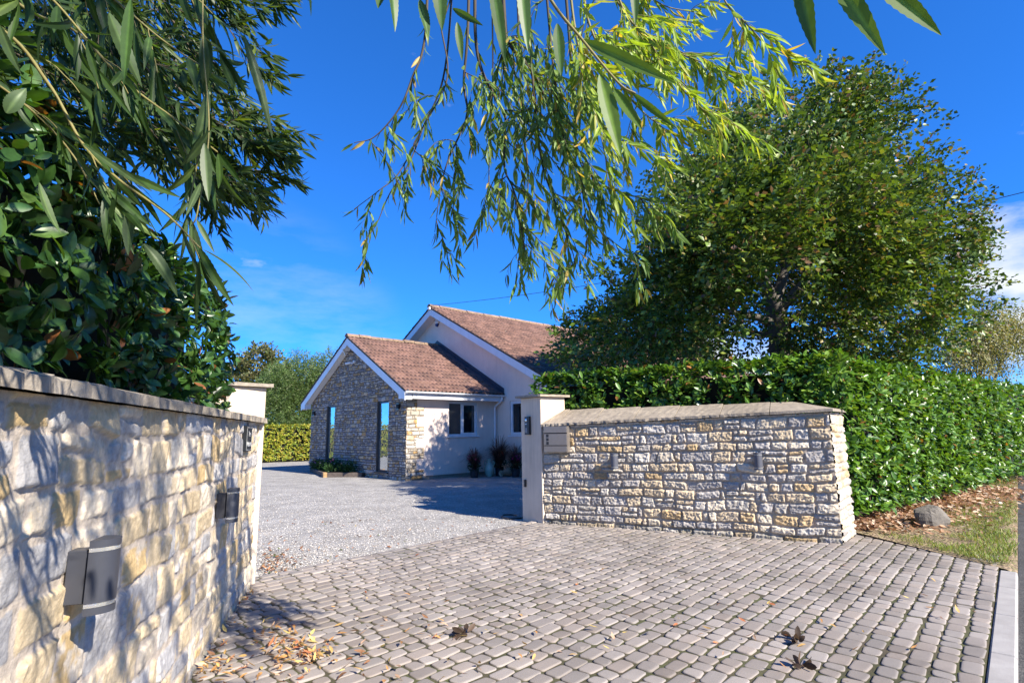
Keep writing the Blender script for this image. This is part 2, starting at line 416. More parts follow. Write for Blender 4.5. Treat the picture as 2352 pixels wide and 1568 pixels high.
# the paving: rows of tumbled setts, one mesh
def in_poly(P, poly):
    x, y = P[:, 0], P[:, 1]; c = np.zeros(len(P), bool); j = len(poly)-1
    for i in range(len(poly)):
        xi, yi = poly[i][:2]; xj, yj = poly[j][:2]
        c ^= ((yi > y) != (yj > y)) & (x < (xj-xi)*(y-yi)/(yj-yi+1e-12)+xi); j = i
    return c
WR0 = np.array([.463, 8.40, 0]); WR1 = np.array([3.811, 6.639, 0]); WR2 = np.array([4.30, 7.20, 0])
apron = [GB-E1*2.0, GB+E1*4.05, WR0+[0, .2, 0], WR1+[.0, .25, 0], WR2+[-.1, 0.0, 0], [4.38, 7.28], [5.04, 5.90], [2.0, 2.60], [.6, 1.0], [-1.2, -.4], [-3.2, 3.0]]
def setts():
    pitch = .113; CC, LL, WW, rot = [], [], [], []
    nrow = int(KE/pitch)
    for r in range(nrow):
        v = (r+.5)*KE/nrow; u = -6 - rng.random()*.15
        while u < 7.5:
            L = rng.choice([.108, .135, .165, .19], p=[.3, .28, .27, .15])*rng.uniform(.95, 1.05)
            if r == 0: L = .19*rng.uniform(.95, 1.05)
            CC.append((u+L/2, v+rng.normal(0, .0025))); LL.append(L); WW.append(KE/nrow); u += L
    CC = np.array(CC); LL = np.array(LL); WW = np.array(WW); n = len(CC)
    CC[:, 1] += .016*vnoise(CC[:, 0], CC[:, 1], .45, 51, 2)*np.clip(CC[:, 1]*2, 0, 1)*np.clip((KE-CC[:, 1])*2, 0, 1)
    ctr = GB + CC[:, :1]*E1 + CC[:, 1:]*E2
    k = in_poly(ctr, apron); ctr, LL, WW = ctr[k], LL[k], WW[k]; n = len(ctr)
    # rounded rectangle outline, 5 points per corner
    A = []
    for cx, cy, a0 in ((1, 1, 0), (-1, 1, 90), (-1, -1, 180), (1, -1, 270)):
        for t in (0, 22.5, 45, 67.5, 90): A.append((cx, cy, radians(a0+t)))
    A = np.array(A); m = len(A)
    rings = [(0, .010, 0.0), (.0, .70, .0), (.0025, .90, .3), (.007, .985, 1), (.018, 1.0, 1)]   # inset, height fraction
    hgt = .0170 + rng.normal(0, .0022, n) + .003*vnoise(ctr[:, 0], ctr[:, 1], .9, 53, 2)
    tx = rng.normal(0, .010, n); ty = rng.normal(0, .010, n)
    ang = rng.normal(0, .018, n)
    corner = rng.normal(0, .0035, (n, 4, 2))
    V = []
    gap = .0068
    for ins, hf, _ in rings:
        rad = np.clip(.024 - ins*.5, .004, None)
        hx = (LL/2-gap-ins)[:, None]; hy = (WW/2-gap*1.12-ins*.9)[:, None]
        ci = np.repeat(np.arange(4), 5)
        x = A[None, :, 0]*(hx-rad) + rad*np.cos(A[None, :, 2]) + corner[:, ci, 0] + rng.normal(0, .0010, (n, m))
        y = A[None, :, 1]*(hy-rad) + rad*np.sin(A[None, :, 2]) + corner[:, ci, 1] + rng.normal(0, .0010, (n, m))
        z = hgt[:, None]*hf + (tx[:, None]*x + ty[:, None]*y)*min(1, hf*1.1)
        xr = x*np.cos(ang)[:, None]-y*np.sin(ang)[:, None]; yr = x*np.sin(ang)[:, None]+y*np.cos(ang)[:, None]
        V.append(ctr[:, None, :] + xr[..., None]*E1 + yr[..., None]*E2 + z[..., None]*np.array([0, 0, 1]))
    nr = len(rings)
    top = (ctr + np.array([0, 0, 1])*(hgt*1.0+.0005)[:, None])[:, None, :]
    V = np.concatenate(V+[top], 1)             # n, nr*m+1, 3
    nv = nr*m+1
    i = np.arange(m); j = (i+1) % m
    q = np.concatenate([np.stack([r*m+i, r*m+j, (r+1)*m+j, (r+1)*m+i], -1) for r in range(nr-1)])[:, ::-1]   # E1xE2 points down
    t = np.stack([(nr-1)*m+i, (nr-1)*m+j, np.full(m, nr*m)], -1)[:, ::-1]
    off = (np.arange(n)*nv)[:, None, None]
    base = np.array([.280, .243, .215]); warm = np.array([.262, .212, .175]); grey = np.array([.29, .263, .24])
    w = rng.random(n)[:, None]; c = base*(1-w*.5)+np.where(rng.random(n)[:, None] < .4, warm, grey)*w*.5
    c = c*rng.uniform(.78, 1.12, n)[:, None]
    C = np.repeat(c[:, None, :], nv, 1)
    o = mesh('paving', V.reshape(-1, 3), [(q[None]+off).reshape(-1, 4), (t[None]+off).reshape(-1, 3)], M['sett'], None, C.reshape(-1, 3))
    tag(o, kind='structure'); return ctr
SETT = setts()
# kerb of flush concrete pieces, road, verge
mb = MB(); u = -7.0
while u < 4.60:
    L = min(.91, 4.62-u)
    mb.box(GB+E1*(u+.003)+E2*(KE+.004)+np.array([0, 0, -.13]), E1*(L-.006), E2*.125, [0, 0, .146], .012); u += .91
o = mb.build('kerb', M['kerb']); tag(o, kind='structure')
r0_ = GB-E1*30+E2*(KE+.129); r1_ = GB+E1*300+E2*(KE+.129); wr = E2*5.5
ngon('road', [r0_[:2], r1_[:2], (r1_+wr)[:2], (r0_+wr)[:2]], -.025, M['tarmac'])
def sheet(name, fn, nu, nv, mat, kind='structure', C=None):
    U, V = np.meshgrid(np.linspace(0, 1, nu), np.linspace(0, 1, nv), indexing='ij')
    P = fn(U, V); o = mesh(name, P.reshape(-1, 3), [grid_faces(nu, nv)], mat); return tag(o, kind=kind)
VE0 = GB+E1*4.63+E2*(KE+.127)                  # verge corner beside the kerb end
def verge_fn(U, V):
    near = np.array([4.28, 7.36, 0])*(1-V[..., None]) + VE0*V[..., None]
    far = near + E1*U[..., None]*34 + E2*(U*V*0.0)[..., None] - E2*((1-V)*1.0*U)[..., None]
    far[..., 2] = .012 + .05*vnoise(far[..., 0], far[..., 1], 1.7, 5) * (1-V*.7)*np.minimum(U*30, 1) - .03*(V > .97) + .03*(1-V)
    return far
sheet('grass_verge', verge_fn, 240, 24, M['verge_soil'])

# ================================================================== rubble stone faces
PAL_GATE = [((.39, .355, .32), .30), ((.52, .47, .40), .24), ((.58, .455, .30), .25), ((.53, .375, .20), .07), ((.63, .535, .40), .14)]
PAL_LEFT = [((.37, .355, .345), .22), ((.50, .47, .43), .15), ((.61, .48, .30), .30), ((.55, .39, .19), .08), ((.66, .56, .42), .25)]
PAL_HOUSE = [((.33, .31, .31), .27), ((.46, .42, .37), .28), ((.52, .40, .26), .27), ((.46, .28, .11), .10), ((.22, .21, .225), .08)]
def stone_field(W, H, res, hr, lr, seed, relief, joint, pal, mortar, rough=.006, split=.4, warp=.012, tall=.08, edge=.014, skew=.16, foot=0., dirt=.35):
    r = np.random.default_rng(seed)
    nu, nz = int(W/res)+2, int(H/res)+2
    u = np.linspace(0, W, nu); z = np.linspace(0, H, nz); UU, ZZ = np.meshgrid(u, z, indexing='ij')
    uw = UU + warp*vnoise(UU, ZZ, 9, seed+1, 2) + warp*.5*vnoise(UU, ZZ, 28, seed+2, 2)
    zw = ZZ + warp*1.4*vnoise(UU, ZZ, 2.2, seed+3, 2) + warp*.5*vnoise(UU, ZZ, 22, seed+4, 2)
    rects = []; zc = -r.random()*hr[0]
    while zc < H+.05:
        h = r.uniform(*hr); uc = -r.random()*lr[1]
        while uc < W+.05:
            L = r.uniform(*lr)*(.7+.6*r.random())
            q = r.random()
            if h > hr[0]*1.25 and q < split:
                k = r.uniform(.4, .6); a = uc+L*r.uniform(.35, .65)
                rects.append((uc, uc+L, zc, zc+h*k))
                if r.random() < .5: rects += [(uc, a, zc+h*k, zc+h), (a, uc+L, zc+h*k, zc+h)]
                else: rects.append((uc, uc+L, zc+h*k, zc+h))
            elif q > 1-tall:
                L = h*r.uniform(.5, .8); rects.append((uc, uc+L, zc, zc+h))
            else: rects.append((uc, uc+L, zc, zc+h))
            uc += L
        zc += h
    hgt = np.zeros_like(UU); C = np.zeros(UU.shape+(3,)); C[:] = mortar
    cols = np.array([p[0] for p in pal]); pr = np.array([p[1] for p in pal]); pr = pr/pr.sum()
    fine = vnoise(UU, ZZ, 55, seed+7, 3, .6); mid = vnoise(UU, ZZ, 17, seed+8, 3, .6); strat = vnoise(UU*.35, ZZ, 60, seed+9, 3, .6)
    tone = vnoise(UU, ZZ, 11, seed+12, 4, .65)
    pad = warp*3
    for (a, b, c, d) in rects:
        i0, i1 = np.searchsorted(u, [a-pad, b+pad]); j0, j1 = np.searchsorted(z, [c-pad, d+pad])
        if i1 <= i0 or j1 <= j0: continue
        S = np.s_[i0:i1, j0:j1]; x = uw[S]; y = zw[S]
        sk = r.normal(0, skew, 2)*min(1, (d-c)/(b-a)*1.5); sv = r.normal(0, .05)
        x0_, y0_ = x, y; x = x0_+(y0_-(c+d)/2)*sk[0]*(1 if r.random() < .5 else np.sign(x0_-(a+b)/2)*.6); y = y0_+(x0_-(a+b)/2)*sv
        jt = joint*r.uniform(.7, 1.4)/2
        dx = np.minimum(x-a, b-x)-jt; dy = np.minimum(y-c, d-y)-jt
        rad = min(.012, (b-a)*.18, (d-c)*.2)*r.uniform(.4, 1.2)
        qx = rad-dx; qy = rad-dy
        e = rad-np.where((qx > 0) & (qy > 0), np.hypot(qx, qy), np.maximum(qx, qy))
        inside = e > 0
        rh = relief*r.uniform(.55, 1.25); tl = r.normal(0, .10, 2)
        f = smooth01(e/edge)
        mix_ = r.random()
        hh = f*(rh + tl[0]*(x-(a+b)/2)*.3 + tl[1]*(y-(c+d)/2)*.7 + rough*(fine[S]*1.3+mid[S]*1.0*(.4+mix_)+strat[S]*1.2*(1-mix_)))
        k = r.choice(len(cols), p=pr); k2 = r.choice(len(cols), p=pr)
        base = cols[k]*r.uniform(.82, 1.12)
        t2 = smooth01((tone[S]-r.uniform(.0, .5))*3)[..., None]*.7
        cc = base*(1-t2)+cols[k2]*t2
        hgt[S] = np.where(inside, np.maximum(hh, .0008), hgt[S]); C[S] = np.where(inside[..., None], cc, C[S])
    if foot:         # moss and splash dirt along the foot
        st_ = smooth01((foot+.10*vnoise(UU, ZZ, 5, seed+21, 4, .65)-ZZ)/.10)*smooth01(.6+.9*vnoise(UU, ZZ, 14, seed+23, 4, .7))
        C[:] = C*(1-.62*st_[..., None])+np.array([.055, .055, .03])*.62*st_[..., None]
    pt = smooth01((vnoise(UU, ZZ, 2.6, seed+31, 5, .62)-.22)*3.2)*dirt
    C[:] = C*(1-pt[..., None])+C*np.array([.42, .38, .33])*pt[..., None]
    hgt += (.0012*fine+.002*mid)*(hgt < 1e-6)
    return UU, ZZ, hgt, C
def stone_face(O, du, nv, W, H, H2=None, cut=None, flip=None, dz=None, **k):
    """verts, faces, colours of a rubble face; H2: height at the far end; cut: fn(u,z)->bool of missing areas"""
    UU, ZZ, h, C = stone_field(W, H, **k)
    zz = ZZ if H2 is None else ZZ*(1+(H2/H-1)*UU/W)
    P = np.asarray(O, float)+UU[..., None]*np.asarray(du)+zz[..., None]*np.array([0, 0, 1.])+h[..., None]*np.asarray(nv)
    nu, nz = UU.shape
    keep = None
    if cut is not None:
        uc = (UU[:-1, :-1]+UU[1:, 1:])/2; zc = (zz[:-1, :-1]+zz[1:, 1:])/2; keep = ~cut(uc, zc)
    F = grid_faces(nu, nz, keep)
    if np.dot(np.cross(du, [0, 0, 1]), nv) < 0: F = F[:, ::-1]
    return P.reshape(-1, 3), F, C.reshape(-1, 3)
def join(parts):
    V, F, C = [], [], []; n = 0
    for v, f, c in parts: V.append(v); F.append(f+n); C.append(c); n += len(v)
    return np.concatenate(V), np.concatenate(F), np.concatenate(C)
def flat_quad(P, c):
    P = np.asarray(P, float); return P, np.array([[0, 1, 2, 3]]), np.tile(np.array(c, float), (4, 1))
def rough_slab(mb, o, ax, ay, az, seed, amp=.006, nx=14, ny=5):
    """a riven stone slab: closed box with wavy edges and faces"""
    o, ax, ay, az = [np.asarray(v, float) for v in (o, ax, ay, az)]
    r = np.random.default_rng(seed)
    if np.dot(np.cross(ax, ay), az) < 0: o = o+ax; ax = -ax
    U, V = np.meshgrid(np.linspace(0, 1, nx), np.linspace(0, 1, ny), indexing='ij')
    lx, ly = np.linalg.norm(ax), np.linalg.norm(ay); n3 = nrm(az)
    ed = np.zeros_like(V); ed[:, 0] = r.normal(0, amp, nx); ed[:, -1] = r.normal(0, amp*.5, nx)
    top = o+az+U[..., None]*ax+V[..., None]*ay+ed[..., None]*nrm(ay)+(r.normal(0, amp*.35, U.shape))[..., None]*n3
    bot = o+U[..., None]*ax+V[..., None]*ay+(ed+np.where(V == 0, r.normal(0, amp*.5, U.shape), 0))[..., None]*nrm(ay)
    N = nx*ny; Vv = np.concatenate([top.reshape(-1, 3), bot.reshape(-1, 3)])
    F = [tuple(f) for f in grid_faces(nx, ny)] + [tuple(f[::-1]+N) for f in grid_faces(nx, ny)]
    id_ = np.arange(N).reshape(nx, ny)
    per = list(id_[:, 0])+list(id_[-1, 1:])+list(id_[-2::-1, -1])+list(id_[0, -2:0:-1])
    for a, b in zip(per, per[1:]+per[:1]): F.append((a, a+N, b+N, b))
    mb.add(Vv, F)

# ---- right-hand gate wall
dW = nrm(WR1-WR0); nW = np.array([dW[1], -dW[0], 0]); LW = np.linalg.norm(WR1-WR0)
rw = empty('stone_wall', WR0, 0, 'straight rubble stone wall with sloping coping beside the intercom pillar, under the bright hedge', 'wall')
f1 = stone_face(WR0+[0, 0, -.03], dW, nW, LW, 1.45, 1.56, res=.008, hr=(.085, .17), lr=(.13, .36), seed=3, relief=.026, joint=.020, pal=PAL_GATE, mortar=(.40, .325, .245), rough=.010, warp=.014, split=.26, tall=.10, edge=.007, foot=.16)
dE = nrm(WR2-WR1); nE = np.array([dE[1], -dE[0], 0]); LE = np.linalg.norm(WR2-WR1)
f2 = stone_face(WR1+[0, 0, -.03], dE, nE, LE, 1.56, 1.56, res=.010, hr=(.085, .16), lr=(.12, .3), seed=9, relief=.018, joint=.018, pal=PAL_GATE, mortar=(.40, .325, .245), rough=.010, warp=.012)
back = WR0-nW*.6
f3 = flat_quad([WR2+[0, 0, -.03], back+[0, 0, -.03], back+[0, 0, 1.42], WR2+[0, 0, 1.53]], (.40, .325, .245))
f4 = flat_quad([WR0+[0, 0, 1.419], WR1+[0, 0, 1.529], WR2+[0, 0, 1.529], back+[0, 0, 1.419]], (.40, .325, .245))
mesh('masonry', *join([f1, f2, f3, f4])[:1], [join([f1, f2, f3, f4])[1]], M['stone'], rw, join([f1, f2, f3, f4])[2])
eds = [-.02, .27, .83, 1.40, 1.97, 2.55, 3.14, LW+.05]
for i in range(7):
    a, b = eds[i]+.004, eds[i+1]-.004
    za, zb = 1.428+.11*a/LW, 1.428+.11*b/LW
    mb = MB()
    o_ = WR0+dW*a+nW*.055+np.array([0, 0, za]); ax = dW*(b-a)+np.array([0, 0, zb-za])
    ra, rb = 1.655-za, 1.655-zb
    if i < 6: rough_slab(mb, o_, ax, -nW*.47+np.array([0, 0, (ra+rb)/2]), np.array([0, 0, .034]), 40+i)
    else:       # hipped end slab: the top runs to the hip line only
        p0 = o_; p1 = o_+ax; r0q = o_-nW*.47+np.array([0, 0, ra]); r1q = p1-dW*.42-nW*.47+np.array([0, 0, rb])
        mb.prism([p0, p1, r1q, r0q], [0, 0, .034])
        e1 = WR2+dE*.04+nE*.05+np.array([0, 0, 1.54])
        mb.prism([p1, e1, r1q], [0, 0, .034])
    mb.build('coping_slab', M['coping'], rw)
mb = MB(); mb.prism([back+[0, 0, 1.42], WR0+nW*.0-nW*.415+[0, 0, 1.42], WR0-nW*.415+[0, 0, 1.645], back+[0, 0, 1.645]], dW*3.4)
mb.build('bedding', M['coping'], rw)

# ---- left-hand gate wall (near the camera)
dL = nrm(np.array([-.30, 1.0, 0])); nL = np.array([dL[1], -dL[0], 0])
WL0 = np.array([-1.836+.30*3.9, -.6, 0]); LL_ = 5.80*1.044
lw = empty('stone_wall', WL0, 0, 'near cream and blue stone wall in leaf shadow, carrying the house name plaque', 'wall')
f1 = stone_face(WL0+[0, 0, -.03], dL, nL, LL_, 1.50, res=.0075, hr=(.12, .23), lr=(.14, .34), seed=21, relief=.0085, joint=.024, pal=PAL_LEFT, mortar=(.50, .42, .335), rough=.0030, warp=.016, split=.34, edge=.005, skew=.10, foot=.12, dirt=.45)
Le = WL0+dL*LL_; Lb = WL0-nL*.45
f2 = flat_quad([Le+[0, 0, -.03], Le-nL*.45+[0, 0, -.03], Le-nL*.45+[0, 0, 1.469], Le+[0, 0, 1.469]], (.56, .49, .41))
f3 = flat_quad([Le-nL*.45+[0, 0, -.03], Lb+[0, 0, -.03], Lb+[0, 0, 1.469], Le-nL*.45+[0, 0, 1.469]], (.56, .49, .41))
f4 = flat_quad([WL0+[0, 0, 1.469], Le+[0, 0, 1.469], Le-nL*.45+[0, 0, 1.469], Lb+[0, 0, 1.469]], (.56, .49, .41))
V_, F__, C_ = join([f1, f2, f3, f4]); mesh('masonry', V_, [F__], M['stone'], lw, C_)
u = -.1; i = 0
while u < LL_+.02:
    L = min(rng.uniform(.5, .7), LL_+.06-u)
    if L < .1: break
    mb = MB(); rough_slab(mb, WL0+dL*(u+.003)+nL*.055+np.array([0, 0, 1.470]), dL*(L-.006), -nL*.55+np.array([0, 0, .115]), np.array([0, 0, .042]), 70+i, .009, 18, 6)
    mb.build('coping_slab', M['coping_dark'], lw); u += L; i += 1
mb = MB(); mb.prism([Lb+nL*.02+[0, 0, 1.47], WL0-nL*.30+[0, 0, 1.47], WL0-nL*.30+[0, 0, 1.535], Lb+nL*.02+[0, 0, 1.56]], dL*LL_); mb.build('bedding', M['coping_dark'], lw)

# ---- gate pillars
PR = np.array([.423, 8.384, 0]); g_ = nrm(np.array([-.302, .413, 0])); o_out = np.array([.807, .59, 0])
g_ = nrm(np.array([-.60, .80, 0])); o_out = np.array([g_[1], -g_[0], 0])     # shaded face runs along g_, lit face along o_out
rp = empty('gate_pillar', PR, 0, 'cream rendered gate pillar with intercom panel at the end of the straight stone wall', 'gate pillar')
mb = MB(); mb.box(PR+[0, 0, -.05], g_*.50, o_out*.50, [0, 0, 1.93], .008); mb.build('shaft', M['render'], rp)
mb = MB(); rough_slab(mb, PR-g_*.06-o_out*.06+[0, 0, 1.882], g_*.62, o_out*.62, np.array([0, 0, .035]), 5, .006); mb.build('cap_stone', M['coping'], rp)
PL = np.array([-2.385, 5.275, 0])
g2 = nrm(np.array([.66, .75, 0])); o2 = np.array([-g2[1], g2[0], 0])
lp = empty('gate_pillar', PL, 0, 'cream rendered gate pillar in dappled shade behind the end of the near wall', 'gate pillar')
mb = MB(); mb.box(PL+[0, 0, -.05], -g2*.62, o2*.55, [0, 0, 1.86], .008); mb.build('shaft', M['render'], lp)
mb = MB(); rough_slab(mb, PL+g2*.045-o2*.05+[0, 0, 1.812], -g2*.71, o2*.65, np.array([0, 0, .032]), 6, .006); mb.build('cap_stone', M['coping_dark'], lp)

# ================================================================== fittings on the gate walls
def plane_pt(px, py, p, nv):
    d = ray(px, py); return CAM+d*(np.dot(np.asarray(p)-CAM, nv)/np.dot(d, nv))
def wall_lamp(P, dv, nv, mats, label, group, size=1.0, cat='wall lamp'):
    """up-and-down lamp: half-round body on a slim bracket, clear rings near both ends"""
    dv = np.asarray(dv); nv = np.asarray(nv); up = np.array([0, 0, 1.]); s = size
    t = empty('wall_lamp', P, 0, label, cat, group)
    R0 = .052*s; Hh = .105*s
    mb = MB(); mb.box(P-dv*.030*s-up*.078*s-nv*.01, dv*.060*s, nv*.055*s, up*.156*s, .003); mb.build('bracket', mats[0], t)
    c = P+nv*(.050*s+.003)
    def half(z0, z1, r, mt, name, rx=1.25):
        m_ = MB(); a = np.linspace(-pi/2, pi/2, 37)
        arc = np.stack([np.sin(a)*r, np.cos(a)*r*rx], -1)
        pts = [c+dv*x+nv*y+up*z0 for x, y in arc]
        m_.prism(pts, up*(z1-z0)); ob = m_.build(name, mt, t, False)
        for p in ob.data.polygons: p.use_smooth = False
        return ob
    half(-Hh*.70, Hh*.70, R0, mats[0], 'body')
    half(Hh*.70+.0005, Hh*.82-.0005, R0*.97, M['lampglass'], 'glass_ring'); half(-Hh*.82+.0005, -Hh*.70-.0005, R0*.97, M['lampglass'], 'glass_ring')
    half(Hh*.82, Hh*1.02, R0, mats[0], 'end_cap'); half(-Hh*1.02, -Hh*.82, R0, mats[0], 'end_cap')
    return t
for (px, py, lab, mt_) in ((1414, 1058, 'grey half-round wall lamp below and right of the steel letterbox', 'metal_grey'),
                         (1742, 1058, 'grey half-round wall lamp nearer the free end of the straight wall', 'metal_grey')):
    P = plane_pt(px, py, WR0+nW*.02, nW); wall_lamp(P, dW, nW, [M[mt_]], lab, 'lamps on the gate walls')
for (px, py, lab) in ((168, 1322, 'largest dark wall lamp, on the near wall at lower left'), (503, 1160, 'dark wall lamp on the near wall under the name plaque')):
    P = plane_pt(px, py, WL0+nL*.019, nL); wall_lamp(P, dL, nL, [M['metal_dark']], lab, 'lamps on the gate walls')

def text_obj(name, s, size, P, xd, upv, mat, parent, sx=1.0, align='CENTER'):
    cu = bpy.data.curves.new(name, 'FONT'); cu.body = s; cu.size = size; cu.align_x = align; cu.extrude = .0004
    ob = bpy.data.objects.new(name, cu); col.objects.link(ob)
    bpy.context.view_layer.update(); dg = bpy.context.evaluated_depsgraph_get()
    me = bpy.data.meshes.new_from_object(ob.evaluated_get(dg)); bpy.data.objects.remove(ob)
    V = np.zeros(len(me.vertices)*3); me.vertices.foreach_get('co', V); V = V.reshape(-1, 3)
    xd = nrm(xd); upv = nrm(upv); zd = np.cross(xd, upv)
    me.vertices.foreach_set('co', (np.asarray(P)+V[:, :1]*sx*xd+V[:, 1:2]*upv+V[:, 2:]*zd).astype(np.float32).ravel())
    me.materials.append(mat)
    o = bpy.data.objects.new(name, me); col.objects.link(o); o.parent = parent
    o.matrix_parent_inverse = mathutils.Matrix.LocRotScale(parent.location, parent.rotation_euler, None).inverted()
    return o
# house-name plaque
c = plane_pt(566, 1007, WL0+nL*.014, nL); up = np.array([0, 0, 1.])
pw, ph = .26, .205
pq = empty('name_plaque', c, 0, 'dark slate plaque with pale lettering at the far end of the near wall', 'sign')
mb = MB(); mb.box(c-dL*pw/2-up*ph/2-nL*.01, dL*pw, nL*.032, up*ph, .003); mb.build('plate', M['slate'], pq)
fr = MB(); q = c+nL*.0225
for a, b in ((-1, 1),):
    for sgn in (-1, 1):
        fr.box(q-dL*(pw/2-.014)+up*sgn*(ph/2-.013)-up*.0012, dL*(pw-.028), nL*.0008, up*.0024)
        fr.box(q+dL*sgn*(pw/2-.014)-dL*.0012-up*(ph/2-.016), dL*.0024, nL*.0008, up*(ph-.032))
fr.build('border_line', M['paint'], pq)
for sx_ in (-1, 1):
    for sz_ in (-1, 1):
        mb = MB(); mb.lathe(c+nL*.0222+dL*sx_*(pw/2-.014)+up*sz_*(ph/2-.013), [(.006, 0), (.0055, .002), (.002, .003)], nL, 10); mb.build('screw', M['steel'], pq)
tp = c+nL*.0228
# viewed from the road the text reads along dL
def small_caps(word, size, base, total):
    big, rest = word[0], word[1:]
    wb = size*.62 if big != 'W' else size*.95
    wr = size*.80*.58*len(rest)
    x0 = -(wb+wr)/2
    text_obj('lettering', big, size, base+dL*(x0+wb/2), dL, up, M['paint'], pq)
    text_obj('lettering', rest, size*.80, base+dL*(x0+wb+wr/2), dL, up, M['paint'], pq, .92)
small_caps('THE', .058, tp+up*.018, .1); small_caps('WILLOWS', .058, tp-up*.062, .2)

# intercom on the shaded face of the right pillar
nS_ = -o_out; gd = -g_           # outward normal of the shaded face; gd runs to the viewer's right
ic = plane_pt(1214.5, 977, PR+nS_*.001, nS_)
it = empty('intercom', ic, 0, 'black video intercom with keypad on the shaded pillar face', 'intercom')
mb = MB(); mb.box(ic-gd*.055-up*.14+nS_*-.002, gd*.11, nS_*.045, up*.28, .004); mb.build('housing', M['black'], it)
mb = MB(); mb.box(ic-gd*.044+up*.005+nS_*.043, gd*.070, nS_*.0016, up*.125); mb.box(ic-gd*.044-up*.128+nS_*.043, gd*.070, nS_*.0016, up*.125); mb.build('front_plate', M['metal_dark'], it)
mb = MB(); mb.lathe(ic-gd*.009+up*.085+nS_*.044, [(.024, 0), (.024, .006), (.017, .010), (.006, .013)], nS_, 20); mb.build('camera_lens', M['mirror'], it)
mb = MB(); mb.box(ic-gd*.036+up*.018+nS_*.0446, gd*.040, nS_*.002, up*.012); mb.build('name_window', M['paint'], it)
for r_ in range(4):
    for k in range(3):
        mb = MB(); mb.box(ic-gd*(.032-.018*k)-up*(.050+.019*r_)+nS_*.0446, gd*.009, nS_*.004, up*.009, .0015); mb.build('button', M['paint'], it)
sb = plane_pt(1207.5, 1109, PR+nS_*.001, nS_)
it2 = empty('gate_sensor', sb, 0, 'small black sensor box low on the shaded pillar face', 'sensor')
mb = MB(); mb.box(sb-gd*.020-up*.055-nS_*.002, gd*.040, nS_*.03, up*.11, .004); mb.build('housing', M['black'], it2)
mb = MB(); mb.box(sb-gd*.017-up*.008+nS_*.0282, gd*.008, nS_*.0015, up*.008); mb.build('lens', M['paint'], it2)
hb = PR+g_*.5
hb = hb+np.array([0, 0, 1.43])
o = MB().box(hb+o_out*.03-up*.05-g_*.003, o_out*.05, g_*.05, up*.10, .004).build('junction_box', M['black']); tag(o, 'black box on the hidden left edge of the intercom pillar', 'junction box')
# letterbox
lb0 = plane_pt(1256, 1037, WR0+nW*.03, nW)
lbt = empty('letterbox', lb0, 0, 'brushed steel letterbox with three small windows fixed to the straight wall', 'letterbox')
D_ = .105; wl = .372; hl = .375
mb = MB(); mb.box(lb0+nW*-.02, dW*wl, nW*(D_+.01), up*hl, .003); mb.build('case', M['black'], lbt)
q = lb0+nW*(D_-.009)
for (z0, z1, nm) in ((0, .086, 'lower_panel'), (.098, .264, 'door'), (.280, .375, 'flap')):
    mb = MB(); mb.box(q+up*(z0+.0)+dW*.002, dW*(wl-.004), nW*.010, up*(z1-z0), .002); ob = mb.build(nm, M['steel'], lbt)
    if nm == 'door':
        for k in range(3):
            m2 = MB(); m2.box(q+dW*.043+up*(.108+.054*k)+nW*.0085, dW*.040, nW*.003, up*.042, .001); m2.build('window', M['black'], lbt)
mb = MB(); mb.box(lb0+dW*(wl+.0008)-nW*.018, dW*.003, nW*(D_+.012), up*hl); mb.build('side_trim', M['steel'], lbt)

# ================================================================== THE HOUSE
H0 = np.array([-3.157, 16.239, 0]); th = radians(41.9)
s_ = np.array([cos(th), sin(th), 0]); gg = np.array([-sin(th), cos(th), 0])
def HP(u, v, z): return H0+gg*u+s_*v+np.array([0, 0, z])
hs = empty('house', HP(0, 0, 0), 0, 'single-storey house with brown tiled roofs, stone front gable and pale rendered walls', 'house')
GW = 7.12; UA = 3.58           # width of the front gable, apex position
WZ = 4.60; SL = .537                      # roof slope of the front wing
def wing_z(u): return WZ-SL*abs(u-UA)
lwin = (4.97, 5.64, .20, 2.40); rwin = (1.05, 1.77, .20, 2.37)
def cutg(u, z):
    c_ = z > WZ-SL*np.abs(u-UA)-.02
    for w in (lwin, rwin): c_ |= (u > w[0]) & (u < w[1]) & (z > w[2]) & (z < w[3])
    return c_
fg = stone_face(HP(0, 0, -.05), gg, -s_, GW, WZ, cut=lambda u, z: cutg(u, z-.05), res=.014, hr=(.075, .155), lr=(.10, .24), seed=31, relief=.024, joint=.026, pal=PAL_HOUSE, mortar=(.115, .095, .08), rough=.008, warp=.010, split=.55, tall=.12)
mesh('front_gable_wall', fg[0], [fg[1]], M['stone_house'], hs, fg[2])
# quoins that tooth into the rendered side wall
rows = [.0, .29, .62, .93, 1.22, 1.55, 1.86, 2.12, 2.40]
def cutq(u, z):
    k = np.searchsorted(rows, z)-1
    return (u > np.where(k % 2 == 0, .62, .36)) | (z > 2.38)
fq = stone_face(HP(0, 0, -.05), s_, -gg, .66, 2.44, cut=lambda u, z: cutq(u, z-.05), res=.014, hr=(.10, .16), lr=(.18, .34), seed=37, relief=.022, joint=.022, pal=PAL_HOUSE[1:4]+[((.40, .35, .28), .3)], mortar=(.16, .135, .11), rough=.008, warp=.010, split=.3)
mesh('quoins', fq[0], [fq[1]], M['stone_house'], hs, fq[2])
def wall_poly(pts, thick, mat, name, nvec, holes=()):
    mb_ = MB(); mb_.prism(pts, thick); return mb_.build(name, mat, hs)
